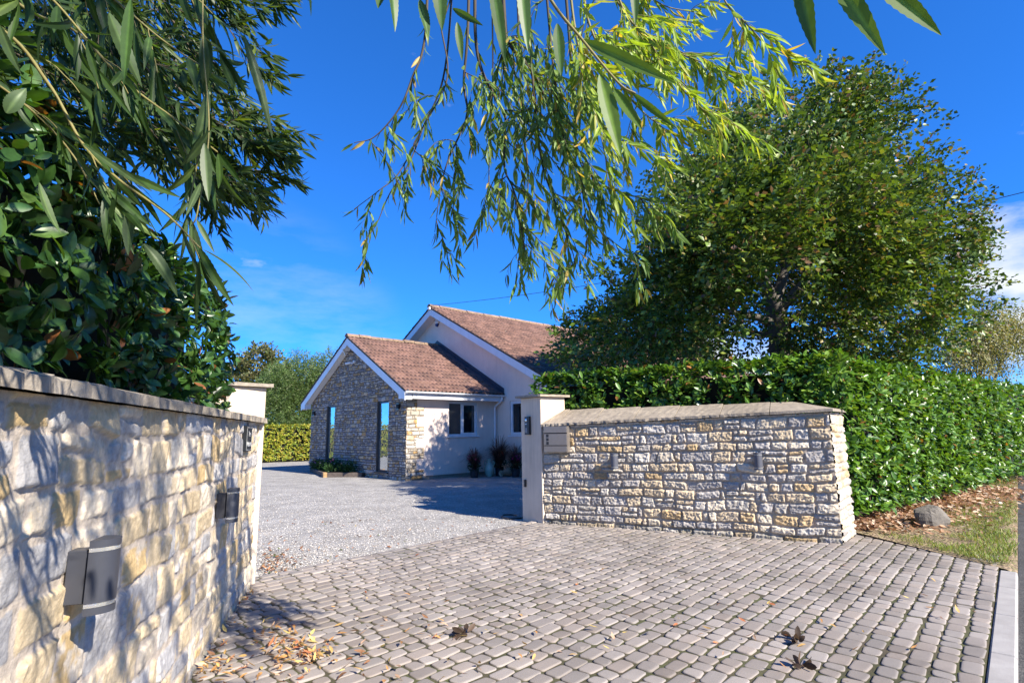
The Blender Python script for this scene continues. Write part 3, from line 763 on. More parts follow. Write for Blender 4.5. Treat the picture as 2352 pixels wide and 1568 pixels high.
# rendered side wall with a window opening (built from four pieces) and plinth
sw = (1.52, 2.69, 1.26, 2.33); dpt = gg*.25
mb = MB(); V0, V1, Z0, Z1 = .02, 3.5, .10, 2.42
for (a, b, c_, d) in ((V0, sw[0], Z0, Z1), (sw[1], V1, Z0, Z1), (sw[0], sw[1], Z0, sw[2]), (sw[0], sw[1], sw[3], Z1)):
    mb.prism([HP(.006, a, c_), HP(.006, b, c_), HP(.006, b, d), HP(.006, a, d)], dpt)
mb.build('side_wall', M['house_render'], hs)
mb = MB(); mb.prism([HP(.03, .3, -.05), HP(.03, 3.5, -.05), HP(.03, 3.5, .098), HP(.03, .3, .098)], dpt); mb.build('plinth', M['coping'], hs)
def window(u0, u1, z0, z1, origin, du, nv, panes, mat, glass, depth=.07, fw=.055, sill=None, sillmat=None, rebate=.12, reveal=None):
    """frame set back in the opening; panes: list of (a,b) fractions, each with its own sash"""
    X = lambda a, z, d=0: origin+du*a+up*z+nv*d
    fr_ = MB(); d0 = -rebate
    fr_.box(X(u0, z0, d0-depth), du*(u1-u0), nv*depth, up*fw, .004); fr_.box(X(u0, z1-fw, d0-depth), du*(u1-u0), nv*depth, up*fw, .004)
    fr_.box(X(u0, z0+fw, d0-depth), du*fw, nv*depth, up*(z1-z0-2*fw), .004); fr_.box(X(u1-fw, z0+fw, d0-depth), du*fw, nv*depth, up*(z1-z0-2*fw), .004)
    for (a, b) in panes[:-1]: fr_.box(X(b, z0+fw, d0-depth), du*fw, nv*depth, up*(z1-z0-2*fw), .004)
    w_ = fr_.build('window', mat, hs)
    for k, (a, b) in enumerate(panes):
        a0 = a+(fw if k == 0 else fw); b0 = b-(fw if k == len(panes)-1 else 0)
        if k > 0 and len(panes) > 1:         # opening sash
            sa = MB(); q_ = .04
            sa.box(X(a0, z0+fw, d0-.05), du*(b0-a0), nv*.065, up*q_, .004); sa.box(X(a0, z1-fw-q_, d0-.05), du*(b0-a0), nv*.065, up*q_, .004)
            sa.box(X(a0, z0+fw+q_, d0-.05), du*q_, nv*.065, up*(z1-z0-2*fw-2*q_), .004); sa.box(X(b0-q_, z0+fw+q_, d0-.05), du*q_, nv*.065, up*(z1-z0-2*fw-2*q_), .004)
            child(sa.build('sash', mat), w_)
        gm = MB(); gm.box(X(a0-.004, z0+fw-.004, d0-.045), du*(b0-a0+.008), nv*.012, up*(z1-z0-2*fw+.008)); child(gm.build('pane', glass), w_)
    if sill is not None:
        sm = MB(); sm.box(X(u0-.06, z0-.045, d0-depth), du*(u1-u0+.12), nv*(rebate+depth+sill), up*.043, .006); child(sm.build('sill', sillmat or mat), w_)
    if reveal is not None:
        rm = MB(); th_ = .05
        rm.box(X(u0-th_, z0-.02, -.35), du*(th_-.001), nv*.352, up*(z1-z0+.04)); rm.box(X(u1+.001, z0-.02, -.35), du*(th_-.001), nv*.352, up*(z1-z0+.04))
        rm.box(X(u0-th_, z1+.021, -.35), du*(u1-u0+2*th_), nv*.352, up*.06); rm.box(X(u0-.0, z0-.07, -.35), du*(u1-u0), nv*.345, up*.02)
        rm.box(X(u0-.02, z0-.02, -.30), du*(u1-u0+.04), nv*.02, up*(z1-z0+.04))
        child(rm.build('reveal', reveal), w_)
    return w_
def child(o, p):
    o.parent = p; o.matrix_parent_inverse = p.matrix_parent_inverse.copy() if p.parent else mathutils.Matrix()
    pm = p.matrix_basis.copy()
    if p.parent: pm = mathutils.Matrix.LocRotScale(p.parent.location, p.parent.rotation_euler, None) @ p.matrix_parent_inverse @ p.matrix_basis
    o.matrix_parent_inverse = pm.inverted(); return o
M['mortar_dark'] = simple('dark_mortar', (.13, .11, .09), .95, var=.2, scale=20.)
wl_ = window(lwin[0], lwin[1], lwin[2], lwin[3], HP(0, 0, 0), gg, -s_, [(lwin[0], lwin[1])], M['frame_dark'], M['mirror'], .08, .05, .06, M['frame_dark'], .035, M['mortar_dark'])
wr_ = window(rwin[0], rwin[1], rwin[2], rwin[3], HP(0, 0, 0), gg, -s_, [(rwin[0], rwin[1])], M['frame_dark'], M['mirror'], .08, .05, .06, M['frame_dark'], .035, M['mortar_dark'])
window(sw[0], sw[1], sw[2], sw[3], HP(.006, 0, 0), s_, -gg, [(sw[0], 2.04), (2.04, sw[1])], M['upvc'], M['glass'], .07, .055, .05, None, .045)
# gable above the side walls is closed by the far side wall and ceiling
mb = MB(); mb.prism([HP(GW, .02, -.05), HP(GW, 3.5, -.05), HP(GW, 3.5, 2.42), HP(GW, .02, 2.42)], -dpt); mb.build('far_side_wall', M['house_render'], hs)
# main gable wall
MA = 3.57; MS = .52; MZ = 6.10
mw = (-1.90, -.66, 1.25, 2.36)
def mz(u): return MZ-MS*abs(u-MA)
def mpoly(u0, u1, z0, z1=None):
    pts = [HP(u0, 3.5, z0), HP(u1, 3.5, z0)]
    if z1 is not None: pts += [HP(u1, 3.5, z1), HP(u0, 3.5, z1)]
    else:
        pts.append(HP(u1, 3.5, mz(u1)))
        if u0 < MA < u1: pts.append(HP(MA, 3.5, MZ))
        pts.append(HP(u0, 3.5, mz(u0)))
    return pts
mb = MB(); MU0, MU1 = -3.55, 10.7
mb.prism(mpoly(MU0, mw[0], -.05), s_*.25); mb.prism(mpoly(mw[1], MU1, -.05), s_*.25); mb.prism(mpoly(mw[0], mw[1], -.05, mw[2]), s_*.25); mb.prism(mpoly(mw[0], mw[1], mw[3]), s_*.25)
mb.build('main_gable_wall', M['house_render'], hs)
window(mw[0], mw[1], mw[2], mw[3], HP(0, 3.5, 0), gg, -s_, [(mw[0], -1.28), (-1.28, mw[1])], M['upvc'], M['glass'], .07, .055, .05, None, .045)
mb = MB(); mb.prism([HP(MU0, 3.75, -.05), HP(MU0, 22, -.05), HP(MU0, 22, 2.35), HP(MU0, 3.75, 2.35)], gg*.25); mb.prism([HP(MU1, 3.75, -.05), HP(MU1, 22, -.05), HP(MU1, 22, 2.35), HP(MU1, 3.75, 2.35)], -gg*.25)
mb.prism([HP(MU0, 22, -.05), HP(MU1, 22, -.05), HP(MU1, 22, 2.3), HP(MA, 22, MZ-.05), HP(MU0, 22, 2.3)], -s_*.2); mb.build('long_wall', M['house_render'], hs)
# roofs: interlocking tiles as one corrugated, stepped sheet
def roof(name, A, along, L, upv, S, seed, mat, period=.15, course=.30):
    """A: eave corner; along: unit vector along the eave; upv: unit vector up the slope"""
    nrmv = nrm(np.cross(along, upv)); nrmv = nrmv if nrmv[2] > 0 else -nrmv
    ncol = int(L/period); nu = ncol*8+1; ncr = int(S/course)+1
    x = np.linspace(0, L, nu); zs = []
    for k in range(ncr):
        zs += [k*course, k*course+.004, min((k+.5)*course, S), min((k+1)*course-.001, S)]
    zs = np.minimum(np.array(zs), S); kk = np.repeat(np.arange(ncr), 4); ph = np.tile([0, .004/course, .5, .997], ncr)
    X, Z = np.meshgrid(x, zs, indexing='ij'); K = np.broadcast_to(kk, X.shape)
    r = np.random.default_rng(seed); tilei = (X/(period*2)).astype(int)
    jt = r.normal(0, .004, (ncol+4, ncr+2)); tone = r.uniform(.75, 1.2, (ncol+4, ncr+2)); hue = r.random((ncol+4, ncr+2))
    c_ = np.abs(np.cos(pi*X/period)); wave = .052*(1-c_**1.5*1.0)
    step = np.where(np.broadcast_to(ph, X.shape) == 0, -.004, .020*(1-np.broadcast_to(ph, X.shape)))
    h = wave+step+jt[tilei, K]
    P = np.asarray(A)+X[..., None]*along+Z[..., None]*upv+h[..., None]*nrmv
    base = np.array([.190, .105, .080])*(1-hue[tilei, K][..., None]*.7)+np.array([.150, .088, .070])*hue[tilei, K][..., None]*.7
    C = base*tone[tilei, K][..., None]
    F = grid_faces(nu, len(zs))
    if np.dot(np.cross(along, upv), nrmv) < 0: F = F[:, ::-1]
    o_ = mesh(name, P.reshape(-1, 3), [F], mat, hs, C.reshape(-1, 3))
    return o_
OV = -.28
ue = nrm(gg+np.array([0, 0, SL])); roof('front_roof', HP(-.42, OV-.02, wing_z(-.42)+.13), s_, 3.5-OV+.01, ue, (UA+.42)*hypot(1, SL)-.03, 1, M['tile'])
ul = nrm(-gg+np.array([0, 0, SL])); roof('front_roof', HP(2*UA+.42, OV-.02, wing_z(2*UA+.42)+.13), s_, 3.5-OV+.01, ul, (UA+.42)*hypot(1, SL)-.03, 2, M['tile'])
MV = 3.12; ML = 19.5; MRZ = .16
um = nrm(gg+np.array([0, 0, MS])); roof('main_roof', HP(-4.1, MV-.03, mz(-4.1)+MRZ), s_, ML, um, (MA+4.1)*hypot(1, MS)-.02, 3, M['tile'])
uml = nrm(-gg+np.array([0, 0, MS])); roof('main_roof', HP(2*MA+4.1, MV-.03, mz(2*MA+4.1)+MRZ), s_, ML, uml, (MA+4.1)*hypot(1, MS)-.02, 4, M['tile'])
def ridge(A, L, name='ridge_tiles'):
    mb_ = MB(); k = 0; x = 0
    while x < L:
        l_ = min(.45, L-x); rr = .125
        a = np.linspace(0, pi, 9); jit = rng.normal(0, .006, 3)
        def ring(o_, r_): return [o_+gg*np.cos(t)*r_+up*(np.sin(t)*r_*.95)+jit for t in a]
        p0 = ring(np.asarray(A)+s_*x, rr); p1 = ring(np.asarray(A)+s_*(x+l_-.012), rr*.97)
        V = np.array(p0+p1); n_ = len(a); Fs = [(i, i+1, n_+i+1, n_+i) for i in range(n_-1)]+[tuple(range(n_-1, -1, -1)), tuple(range(n_, 2*n_))]
        mb_.add(V, Fs); x += .45
    return mb_.build(name, M['ridge'], hs)
ridge(HP(UA, OV-.03, WZ+.12), 3.5-OV+.02); ridge(HP(MA, MV-.05, MZ+.16), ML)
def board(name, u0, z0, u1, z1, v, hgt, thick, mat, dropz=0, ends=True):
    mb_ = MB(); mb_.prism([HP(u0, v, z0-hgt), HP(u1, v, z1-hgt), HP(u1, v, z1), HP(u0, v, z0)], s_*thick); return mb_.build(name, mat, hs)
# front wing: bargeboards, verge, soffit, eaves boxes
for sg in (-1, 1):
    ub = UA+sg*(UA+.36)
    board('bargeboard', ub, wing_z(ub)+.07, UA, WZ+.07, OV, .25, .022, M['upvc'])
    board('verge_edge', ub, wing_z(ub)+.150, UA, WZ+.150, OV-.012, .078, .04, M['verge'])
    mb = MB(); mb.prism([HP(ub, OV+.024, wing_z(ub)-.15), HP(UA, OV+.024, WZ-.15), HP(UA, -.03, WZ-.15), HP(ub, -.03, wing_z(ub)-.15)], [0, 0, .015]); mb.build('soffit', M['upvc'], hs)
    e = -.36 if sg < 0 else 2*UA+.36; e2 = .0 if sg < 0 else GW
    mb = MB(); a, b = sorted((e, e2+sg*.012))
    mb.prism([HP(a, OV-.004, 2.36), HP(b, OV-.004, 2.36), HP(b, OV-.004, 2.64), HP(a, OV-.004, 2.64)], s_*(-OV-.03)); mb.build('eaves_box', M['upvc'], hs)
mb = MB(); mb.box(HP(-.36, OV+.27, 2.36), gg*.022, s_*(3.5-OV-.28), up*.20, .003); mb.build('fascia', M['upvc'], hs)
mb = MB(); mb.box(HP(-.335, OV+.27, 2.385), gg*.34, s_*(3.5-OV-.28), up*.015); mb.build('soffit', M['upvc'], hs)
# gutter with brackets and downpipe
gt = MB(); a = np.linspace(pi, 2*pi, 9); go = HP(-.44, OV+.02, 2.565)
for r_, flip_ in ((.060, 1),):
    n_ = len(a); V = []
    for x in (0, 3.5-OV-.03):
        V += [go+s_*x+gg*np.cos(t)*r_+up*np.sin(t)*r_*.95 for t in a]+[go+s_*x+gg*np.cos(t)*(r_-.006)+up*np.sin(t)*(r_-.006)*.95 for t in a[::-1]]
    k = 2*n_; gt.add(V, [(i, (i+1) % k, k+(i+1) % k, k+i) for i in range(k)]+[tuple(range(k-1, -1, -1)), tuple(range(k, 2*k))])
gut = gt.build('gutter', M['upvc'], hs)
for x in (.35, 1.25, 2.2, 2.95, 3.45):
    mb = MB(); V = []
    for xx in (x, x+.05): V += [go+s_*xx+gg*np.cos(t)*.067+up*np.sin(t)*.066 for t in a]+[go+s_*xx+gg*np.cos(t)*.0605+up*np.sin(t)*.0585 for t in a[::-1]]
    k = 2*len(a); mb.add(V, [(i, (i+1) % k, k+(i+1) % k, k+i) for i in range(k)]+[tuple(range(k-1, -1, -1)), tuple(range(k, 2*k))]); child(mb.build('bracket', M['upvc']), gut)
mb = MB(); pv = 3.36
mb.tube([HP(-.43, pv, 2.54), HP(-.43, pv, 2.44), HP(-.41, pv, 2.38), HP(-.10, pv, 2.22), HP(-.06, pv, 2.16), HP(-.06, pv, 2.05), HP(-.06, pv, .02)], .034, 12); mb.build('downpipe', M['upvc'], hs)
# lead flashing where the wing meets the gable wall
for sg in (-1, 1):
    for k in range(13):
        t0, t1 = k/13, (k+1)/13
        ua, ub_ = UA+sg*(1-t0)*(UA+.40), UA+sg*(1-t1)*(UA+.40)
        mb = MB(); lift = .135+.012*(k % 2)
        za, zb = wing_z(ua)+lift+.055, wing_z(ub_)+lift+.055
        mb.prism([HP(ua, 3.23, za-.01), HP(ub_-sg*.0, 3.23, zb+.018), HP(ub_, 3.49, zb+.018), HP(ua, 3.49, za-.01)], [0, 0, .010]); mb.build('flashing', M['flash'], hs)
    mb = MB(); mb.prism([HP(UA+sg*(UA+.40), 3.47, wing_z(UA+UA+.40)+.15), HP(UA, 3.47, WZ+.15), HP(UA, 3.47, WZ+.36), HP(UA+sg*(UA+.40), 3.47, wing_z(2*UA+.40)+.34)], s_*.028); mb.build('flashing', M['flash'], hs)
# main gable: bargeboards, verge, soffit
for sg in (-1, 1):
    ub = MA+sg*(MA+3.95)
    board('bargeboard', ub, mz(ub)+.10, MA, MZ+.10, MV, .26, .024, M['upvc'])
    board('verge_edge', ub, mz(ub)+.185, MA, MZ+.185, MV-.012, .083, .04, M['verge'])
    mb = MB(); mb.prism([HP(ub, MV+.026, mz(ub)-.13), HP(MA, MV+.026, MZ-.13), HP(MA, 3.497, MZ-.13), HP(ub, 3.497, mz(ub)-.13)], [0, 0, .015]); mb.build('soffit', M['upvc'], hs)
    mb = MB(); mb.box(HP(MA+sg*(MA+3.95)-.011, MV+.3, mz(MA+MA+3.95)-.16), gg*.022, s_*(ML-.4), up*.24, .003); mb.build('fascia', M['upvc'], hs)
# things fixed to the house
for (px, py, lab) in ((723.5, 949, 'small black wall lamp at the left end of the stone gable'), (917.5, 933, 'small black wall lamp right of the taller dark window, by the house corner')):
    P = plane_pt(px, py, HP(0, -.025, 0), s_); wall_lamp(P, gg, -s_, [M['black']], lab, 'lamps on the house gable', 1.0)
fp = HP(UA-.02, OV+.0, 4.20)
fl = empty('floodlight', fp, 0, 'black floodlight with pale lens at the apex of the stone gable', 'floodlight')
tl = nrm(-s_*.85-up*.45+gg*.3); sx_ = nrm(np.cross(up, tl)); su = np.cross(tl, sx_)
mb = MB(); q = fp-s_*.06-up*.02; mb.box(q-sx_*.11-su*.10, sx_*.22, su*.20, tl*.05, .006); mb.build('housing', M['black'], fl)
mb = MB(); mb.box(q-sx_*.095-su*.085+tl*.0505, sx_*.19, su*.17, tl*.004); mb.build('lens', M['paint'], fl)
mb = MB(); mb.tube([q, fp+s_*.12, fp+s_*.27], .014, 8); mb.build('bracket', M['black'], fl)
mb = MB(); mb.lathe(q-up*.13, [(.012, 0), (.026, .01), (.030, .03), (.024, .045)], up, 12); mb.build('motion_sensor', M['upvc'], fl)
cp = HP(3.50, -.02, 3.85)
sc_ = empty('security_camera', cp, 0, 'white bullet camera on the stone under the gable apex', 'security camera')
mb = MB(); mb.lathe(cp+s_*.02, [(.055, 0), (.055, .05), (.045, .065)], -s_, 16); mb.build('base', M['upvc'], sc_)
mb = MB(); mb.lathe(cp-s_*.05-up*.02+gg*.06, [(.035, 0), (.035, .05), (.02, .055)], -up, 14); mb.build('ball_joint', M['upvc'], sc_)
ca = nrm(gg*.85-s_*.55-up*.15); mb = MB(); mb.lathe(cp-s_*.09-up*.03+gg*.08, [(.036, 0), (.04, .02), (.04, .20), (.035, .215)], ca, 16); mb.build('body', M['upvc'], sc_)
ap = HP(3.58, 3.5, 5.70)
ab = empty('alarm_box', ap, 0, 'white and blue alarm bell box high on the rendered gable', 'alarm box')
shp = [(-.115, .165), (.115, .165), (.125, .05), (.095, -.06)]; shp2 = [(-.095, -.06), (.095, -.06), (.06, -.15), (.02, -.175), (-.02, -.175), (-.06, -.15)]
X = lambda a, z, d: ap-gg*a-s_*d+up*z
mb = MB(); mb.prism([X(a, z, .001) for a, z in [(-.115, .165), (.115, .165), (.125, .05), (.095, -.06), (-.095, -.06), (-.125, .05)]], -s_*.07); mb.build('cover', M['upvc'], ab)
M['blue'] = simple('blue_plastic', (.012, .016, .12), .35, var=.05)
mb = MB(); mb.prism([X(a, z-.001, .001) for a, z in shp2], -s_*.068); mb.build('strobe', M['blue'], ab)
M['ltblue'] = simple('pale_blue_print', (.12, .35, .60), .5, var=.02)
text_obj('lettering', 'C', .13, X(-.070, .035, .0735), -gg, up, M['black'], ab); text_obj('lettering', 'I', .10, X(0, .042, .0735), -gg, up, M['ltblue'], ab); text_obj('lettering', 'S', .13, X(.065, .035, .0735), -gg, up, M['black'], ab)

# ---- overhead wires
def wire(name, A, B, sag, r_, label):
    t = np.linspace(0, 1, 40)[:, None]; P = A*(1-t)+B*t; P[:, 2] -= (4*sag*t*(1-t))[:, 0]
    mb_ = MB(); mb_.tube(P, r_, 5); return tag(mb_.build(name, M['black']), label, 'wire')
wire('overhead_wire', HP(MA, MV-.04, MZ+.22), at(2390, 432, 11.5), .35, .009, 'black cable rising from the main gable peak past the tree')
wire('overhead_wire', at(2338, 846, 60), at(2420, 838, 40), .1, .016, 'upper of two thin wires low in the sky at far right')
wire('overhead_wire', at(2335, 858, 60), at(2420, 853, 40), .1, .016, 'lower of two thin wires low in the sky at far right')
o = MB().box(HP(MA-.09, MV-.10, MZ+.05), gg*.14, s_*.09, up*.10, .01).build('cable_clamp', M['upvc']); tag(o, 'white cable clamp at the peak of the main gable', 'cable clamp')

# ---- pots, jars, flower bed, rock
def blades(P, n, h, spread, r, w=.006, seg=6, plume=.3):
    """arching grass leaves, as flat strips"""
    V, F = [], []; k = 0; cols_ = []
    for i in range(n):
        a = r.random()*2*pi; out = np.array([cos(a), sin(a), 0]); L = h*r.uniform(.55, 1.1); sp = spread*r.uniform(.15, 1)
        side = np.array([-sin(a), cos(a), 0]); t = np.linspace(0, 1, seg)
        c_ = P+out*r.uniform(0, .07)+out*(sp*t**1.5)[:, None]*1.0+side*(r.normal(0, .06)*t**2)[:, None]+up*(L*(t-.62*(sp/spread)**.6*t**2.6))[:, None]
        ww = w*(1-t**2*.8); tip = r.random() < plume
        if tip: ww = np.where(t > .6, w*1.8*(1-(t-.6)*1.5), w*.6)
        V.append(np.concatenate([c_-side*ww[:, None], c_+side*ww[:, None]]))
        for j in range(seg-1): F.append((k+j, k+j+1, k+seg+j+1, k+seg+j))
        k += 2*seg
        cb = np.array([.07, .026, .03]) if not tip else np.array([.20, .11, .085]); cols_.append(np.tile(cb*r.uniform(.6, 1.5), (2*seg, 1)))
    return np.concatenate(V), np.array(F), np.concatenate(cols_)
def leaf_tuft(P, n, rad, L, W, colr, r, upb=.4):
    D = nrm(r.normal(0, 1, (n, 3))+[0, 0, upb]); Q = P+D*rad*r.uniform(.3, 1, (n, 1))*[1, 1, .8]
    return leaves(Q, nrm(D+r.normal(0, .5, (n, 3))), D+r.normal(0, .5, (n, 3)), L*r.uniform(.6, 1.2, n), W*r.uniform(.7, 1.2, n), colr*r.uniform(.6, 1.4, (n, 1)), T_ROUND)
# leaf templates: rows of (t along, half width fraction); columns across the leaf
def template(ts, ws, ncol=3, fold=.25, curl=.0, serr=0, midc=None):
    cols_ = np.linspace(-1, 1, ncol); V = []; K = []
    for i, (t, w) in enumerate(zip(ts, ws)):
        for c_ in cols_:
            ww = w*(1+serr*(1 if i % 2 else -1)*(abs(c_) == 1))
            V.append((t, c_*ww, abs(c_)*w*fold)); K.append(1-abs(c_))
    n_ = len(ts); F = []
    for i in range(n_-1):
        for j in range(ncol-1): F.append((i*ncol+j, i*ncol+j+1, (i+1)*ncol+j+1, (i+1)*ncol+j))
    return np.array(V), np.array(F), np.array(K)
T_WILLOW = template([0, .12, .35, .6, .82, 1], [.04, .62, 1, .82, .42, .02], 3, .35)
tt = np.linspace(0, 1, 25); T_WILLOW_BIG = template(tt, np.maximum(.02, np.sin(pi*np.clip(tt, .01, 1)**.8)**.8*(1-.15*tt)), 7, .28, 0, .05)
T_LAUREL = template([0, .08, .3, .6, .85, 1], [.05, .35, .85, 1, .62, .06], 3, .28)
T_ROUND = template([0, .35, .75, 1], [.08, .9, .8, .06], 3, .25)
T_BEECH = template([0, .45, 1], [.12, 1, .1], 3, .22)
def leaves(P, D, N, L, Wd, C, tmpl, curl=0., midlight=0., twist=None, wave=0.):
    """instance a leaf template: P base, D direction, N approx. upper normal, L length, Wd half width, C colour"""
    Vt, Ft, K = tmpl; n_ = len(P); D = nrm(D)
    B = np.cross(N, D); B = nrm(B+1e-6); Nn = np.cross(D, B)
    L = np.broadcast_to(L, (n_,)); Wd = np.broadcast_to(Wd, (n_,)); curl = np.broadcast_to(curl, (n_,))
    t = Vt[:, 0]
    x = L[:, None]*t[None]*(1-.25*np.abs(curl)[:, None]*t[None]); zc = -L[:, None]*curl[:, None]*t[None]**2*.6
    if wave: zc = zc+L[:, None]*wave*np.sin(t[None]*9+np.arange(n_)[:, None]*1.7)*.05
    y = Wd[:, None]*Vt[None, :, 1]; z = Wd[:, None]*Vt[None, :, 2]+zc
    V = P[:, None]+x[..., None]*D[:, None]+y[..., None]*B[:, None]+z[..., None]*Nn[:, None]
    F = Ft[None]+(np.arange(n_)*len(Vt))[:, None, None]
    Cc = np.repeat(np.asarray(C)[:, None, :], len(Vt), 1)
    if midlight: Cc = Cc*(1+midlight*np.clip(K*4-3, 0, 1)[None, :, None]*np.array([1.0, .9, .8]))
    return V.reshape(-1, 3), F.reshape(-1, 4), Cc.reshape(-1, 3)
def put(name, parts, mat, parent=None, smooth=True):
    V, F, C = join(parts); return mesh(name, V, [F], mat, parent, C, smooth)

# ================================================================== POTS, JARS, BED, ROCK
def planter(px, py, hgt, label, flower, seed, big=1.0, gap=.0):
    P = G(px, py); r = np.random.default_rng(seed)
    t = empty('potted_plant', P, 0, label, 'potted plant', 'pots of purple grass by the house wall')
    mb = MB(); mb.lathe(P, [(.10, 0), (.115, .01), (.135, .20), (.142, .24), (.135, .245), (.12, .225)], (0, 0, 1), 20); mb.build('pot', M['pot'], t)
    c = P+[0, 0, .24]
    put('grass', [blades(c, int(480*big), hgt*1.3, hgt*.85, r, .0055, 8)], M['leaf_far'], t)
    put('foliage', [leaf_tuft(c+[0, 0, .10], int(260*big), .22*big, .07, .018, np.array([[.035, .055, .022]]), r)], M['leaf_far'], t)
    if flower:
        n = 16; D = nrm(r.normal(0, 1, (n, 3))+[0, -.6, .2]); Q = c+[0, 0, .34*big]+D*[.20, .14, .12]+[0, -.12, 0]
        put('flowers', [leaves(np.repeat(Q, 5, 0), r.normal(0, 1, (n*5, 3)), r.normal(0, 1, (n*5, 3)), .035, .014, np.repeat(np.array([flower])*r.uniform(.6, 1.2, (n, 1)), 5, 0), T_ROUND)], M['petal'], t)
    return t
planter(1089.5, 1096, .66, 'black pot of purple grass with magenta flowers, nearest the house corner', (.40, .02, .16), 1)
planter(1147, 1092, .98, 'tallest purple grass pot with orange flowers behind the green jar', (.60, .09, .01), 2, 1.25)
planter(1184.7, 1094.5, .72, 'pot of purple grass with pink flowers beside the lying jar, at the gate pillar edge', (.55, .06, .30), 3, 1.05)
P = G(1124, 1094)
t = empty('jar', P, 0, 'upright pale green glazed jar with two handles among the pots', 'jar')
prof = [(.085, 0), (.10, .02), (.135, .12), (.158, .22), (.155, .30), (.115, .375), (.085, .405), (.080, .47), (.092, .50), (.096, .53), (.09, .545), (.075, .54), (.07, .50)]
mb = MB(); mb.lathe(P, prof, (0, 0, 1), 28); mb.build('body', M['jar'], t, True)
vx = nrm(np.array([1, .05, 0]))
for sg in (-1, 1):
    mb = MB(); mb.tube([P+vx*sg*.080+[0, 0, .46], P+vx*sg*.13+[0, 0, .475], P+vx*sg*.155+[0, 0, .43], P+vx*sg*.15+[0, 0, .37], P+vx*sg*.125+[0, 0, .345]], .016, 8); mb.build('handle', M['jar'], t, True)
P = G(1150.5, 1094.5)+np.array([0, 0, .10]); ax = nrm(np.array([.62, .75, .10]))
t = empty('jar', P, 0, 'terracotta jar lying on its side with open mouth towards the drive', 'jar')
mb = MB(); mb.lathe(P, [(.055, .03), (.072, .005), (.088, 0), (.094, .012), (.085, .03), (.072, .08), (.075, .16), (.11, .26), (.145, .36), (.15, .44), (.12, .55), (.08, .60)], ax, 26); mb.build('body', M['terracotta'], t, True)
M['jar_in'] = simple('jar_inside', (.10, .06, .04), .9)
mb = MB(); mb.lathe(P, [(.05, .30), (.056, .03)], ax, 20); mb.build('inside', M['jar_in'], t, True)
# flower bed against the gable
fb = empty('flower_bed', HP(4.0, -.5, 0), 0, 'low green flower bed edged with timber between the two tall gable windows', 'flower bed')
pA, pB, pC = HP(6.6, -.12, 0), HP(3.45, -.95, 0), HP(2.45, -.12, 0)
def sleeper(a, b, nm, mt, w=.11, h_=.14):
    d = nrm(b-a); nn = np.array([-d[1], d[0], 0]); mb_ = MB(); mb_.box(a-nn*w/2+[0, 0, -.04], (b-a), nn*w, [0, 0, h_+.04], .008); return mb_.build(nm, mt, fb)
sleeper(pA, pB+nrm(pA-pB)*.16, 'timber_edging', M['timber']); sleeper(pB+nrm(pC-pB)*.02, pC, 'timber_edging', M['timber'])
dd = nrm(pA-pB); sleeper(pB+dd*.155, pB-dd*.14, 'timber_end', M['timber_end'], .12, .15)
mb = MB(); mb.prism([pA+[0, 0, .0], pB, pC, HP(2.45, -.03, 0), HP(6.6, -.03, 0)], [0, 0, .11]); mb.build('soil', M['soil'], fb)
r = np.random.default_rng(77); LV = []
for k in range(46):
    u_ = r.uniform(2.9, 6.2); d_ = r.uniform(.12, .12+.62*(1-abs(u_-3.6)/2.9)); h_ = r.uniform(.16, .34)*(1.1-abs(u_-4.2)*.16)
    c = HP(u_, -d_, .12+h_*.5)
    n_ = 150; D = nrm(r.normal(0, 1, (n_, 3))+[0, 0, .3]); Q = c+D*[.20, .20, h_*.75]*r.uniform(.3, 1, (n_, 1))
    LV.append(leaves(Q, D+r.normal(0, .4, (n_, 3))+[0, 0, .4], D+r.normal(0, .4, (n_, 3)), r.uniform(.04, .09, n_), .010, np.array([[.035, .085, .022]])*r.uniform(.5, 1.5, (n_, 1)), T_ROUND))
put('foliage', LV, M['leaf_far'], fb)
Q = np.array([HP(r.uniform(3, 6), -r.uniform(.2, .7), r.uniform(.38, .56)) for _ in range(34)]); cc = np.array([(.45, .10, .40), (.7, .68, .7), (.35, .05, .25)])[r.integers(0, 3, 34)]
put('flowers', [leaves(np.repeat(Q, 7, 0), r.normal(0, 1, (34*7, 3))*[1, 1, .4], np.tile([0, 0, 1.], (34*7, 1))+r.normal(0, .3, (34*7, 3)), .035, .009, np.repeat(cc, 7, 0), T_ROUND)], M['petal'], fb)
# rock on the verge
def rock(P, size, label, seed):
    r = np.random.default_rng(seed); bm_v = []
    n1, n2 = 22, 14; V = []
    pl = nrm(r.normal(0, 1, (14, 3))); dd_ = r.uniform(.62, .95, 14)
    for i in range(n2+1):
        for j in range(n1):
            a = 2*pi*j/n1; b_ = pi*i/n2; d = np.array([sin(b_)*cos(a), sin(b_)*sin(a), cos(b_)])
            rr = min(1.0, min(dd_[k]/max(np.dot(d, pl[k]), 1e-3) for k in range(14)))
            V.append(P+d*rr*size+np.array([0, 0, size[2]*.55]))
    F = [(i*n1+j, (i+1)*n1+j, (i+1)*n1+(j+1) % n1, i*n1+(j+1) % n1) for i in range(n2) for j in range(n1)]
    return tag(mesh('rock', np.array(V), [np.array(F)], M['rock'], None, None, False), label, 'rock')
rock(G(2140, 1213)+[0, 0, .0], np.array([.27, .20, .22]), 'dark angular rock on the leaf-strewn verge at the foot of the bright hedge', 4)
mb = MB(); c = G(1186, 1192); mb.tube([c+[.0, .35, .01], c+[-.08, .22, .04], c+[-.20, .14, .05], c+[-.24, .05, .03], c+[-.12, -.02, .012], c+[.05, .03, .012], c+[.12, .10, .012]], .012, 8)
tag(mb.build('hose', M['black'], None, True), 'short black hose looping on the gravel behind the intercom pillar', 'hose')

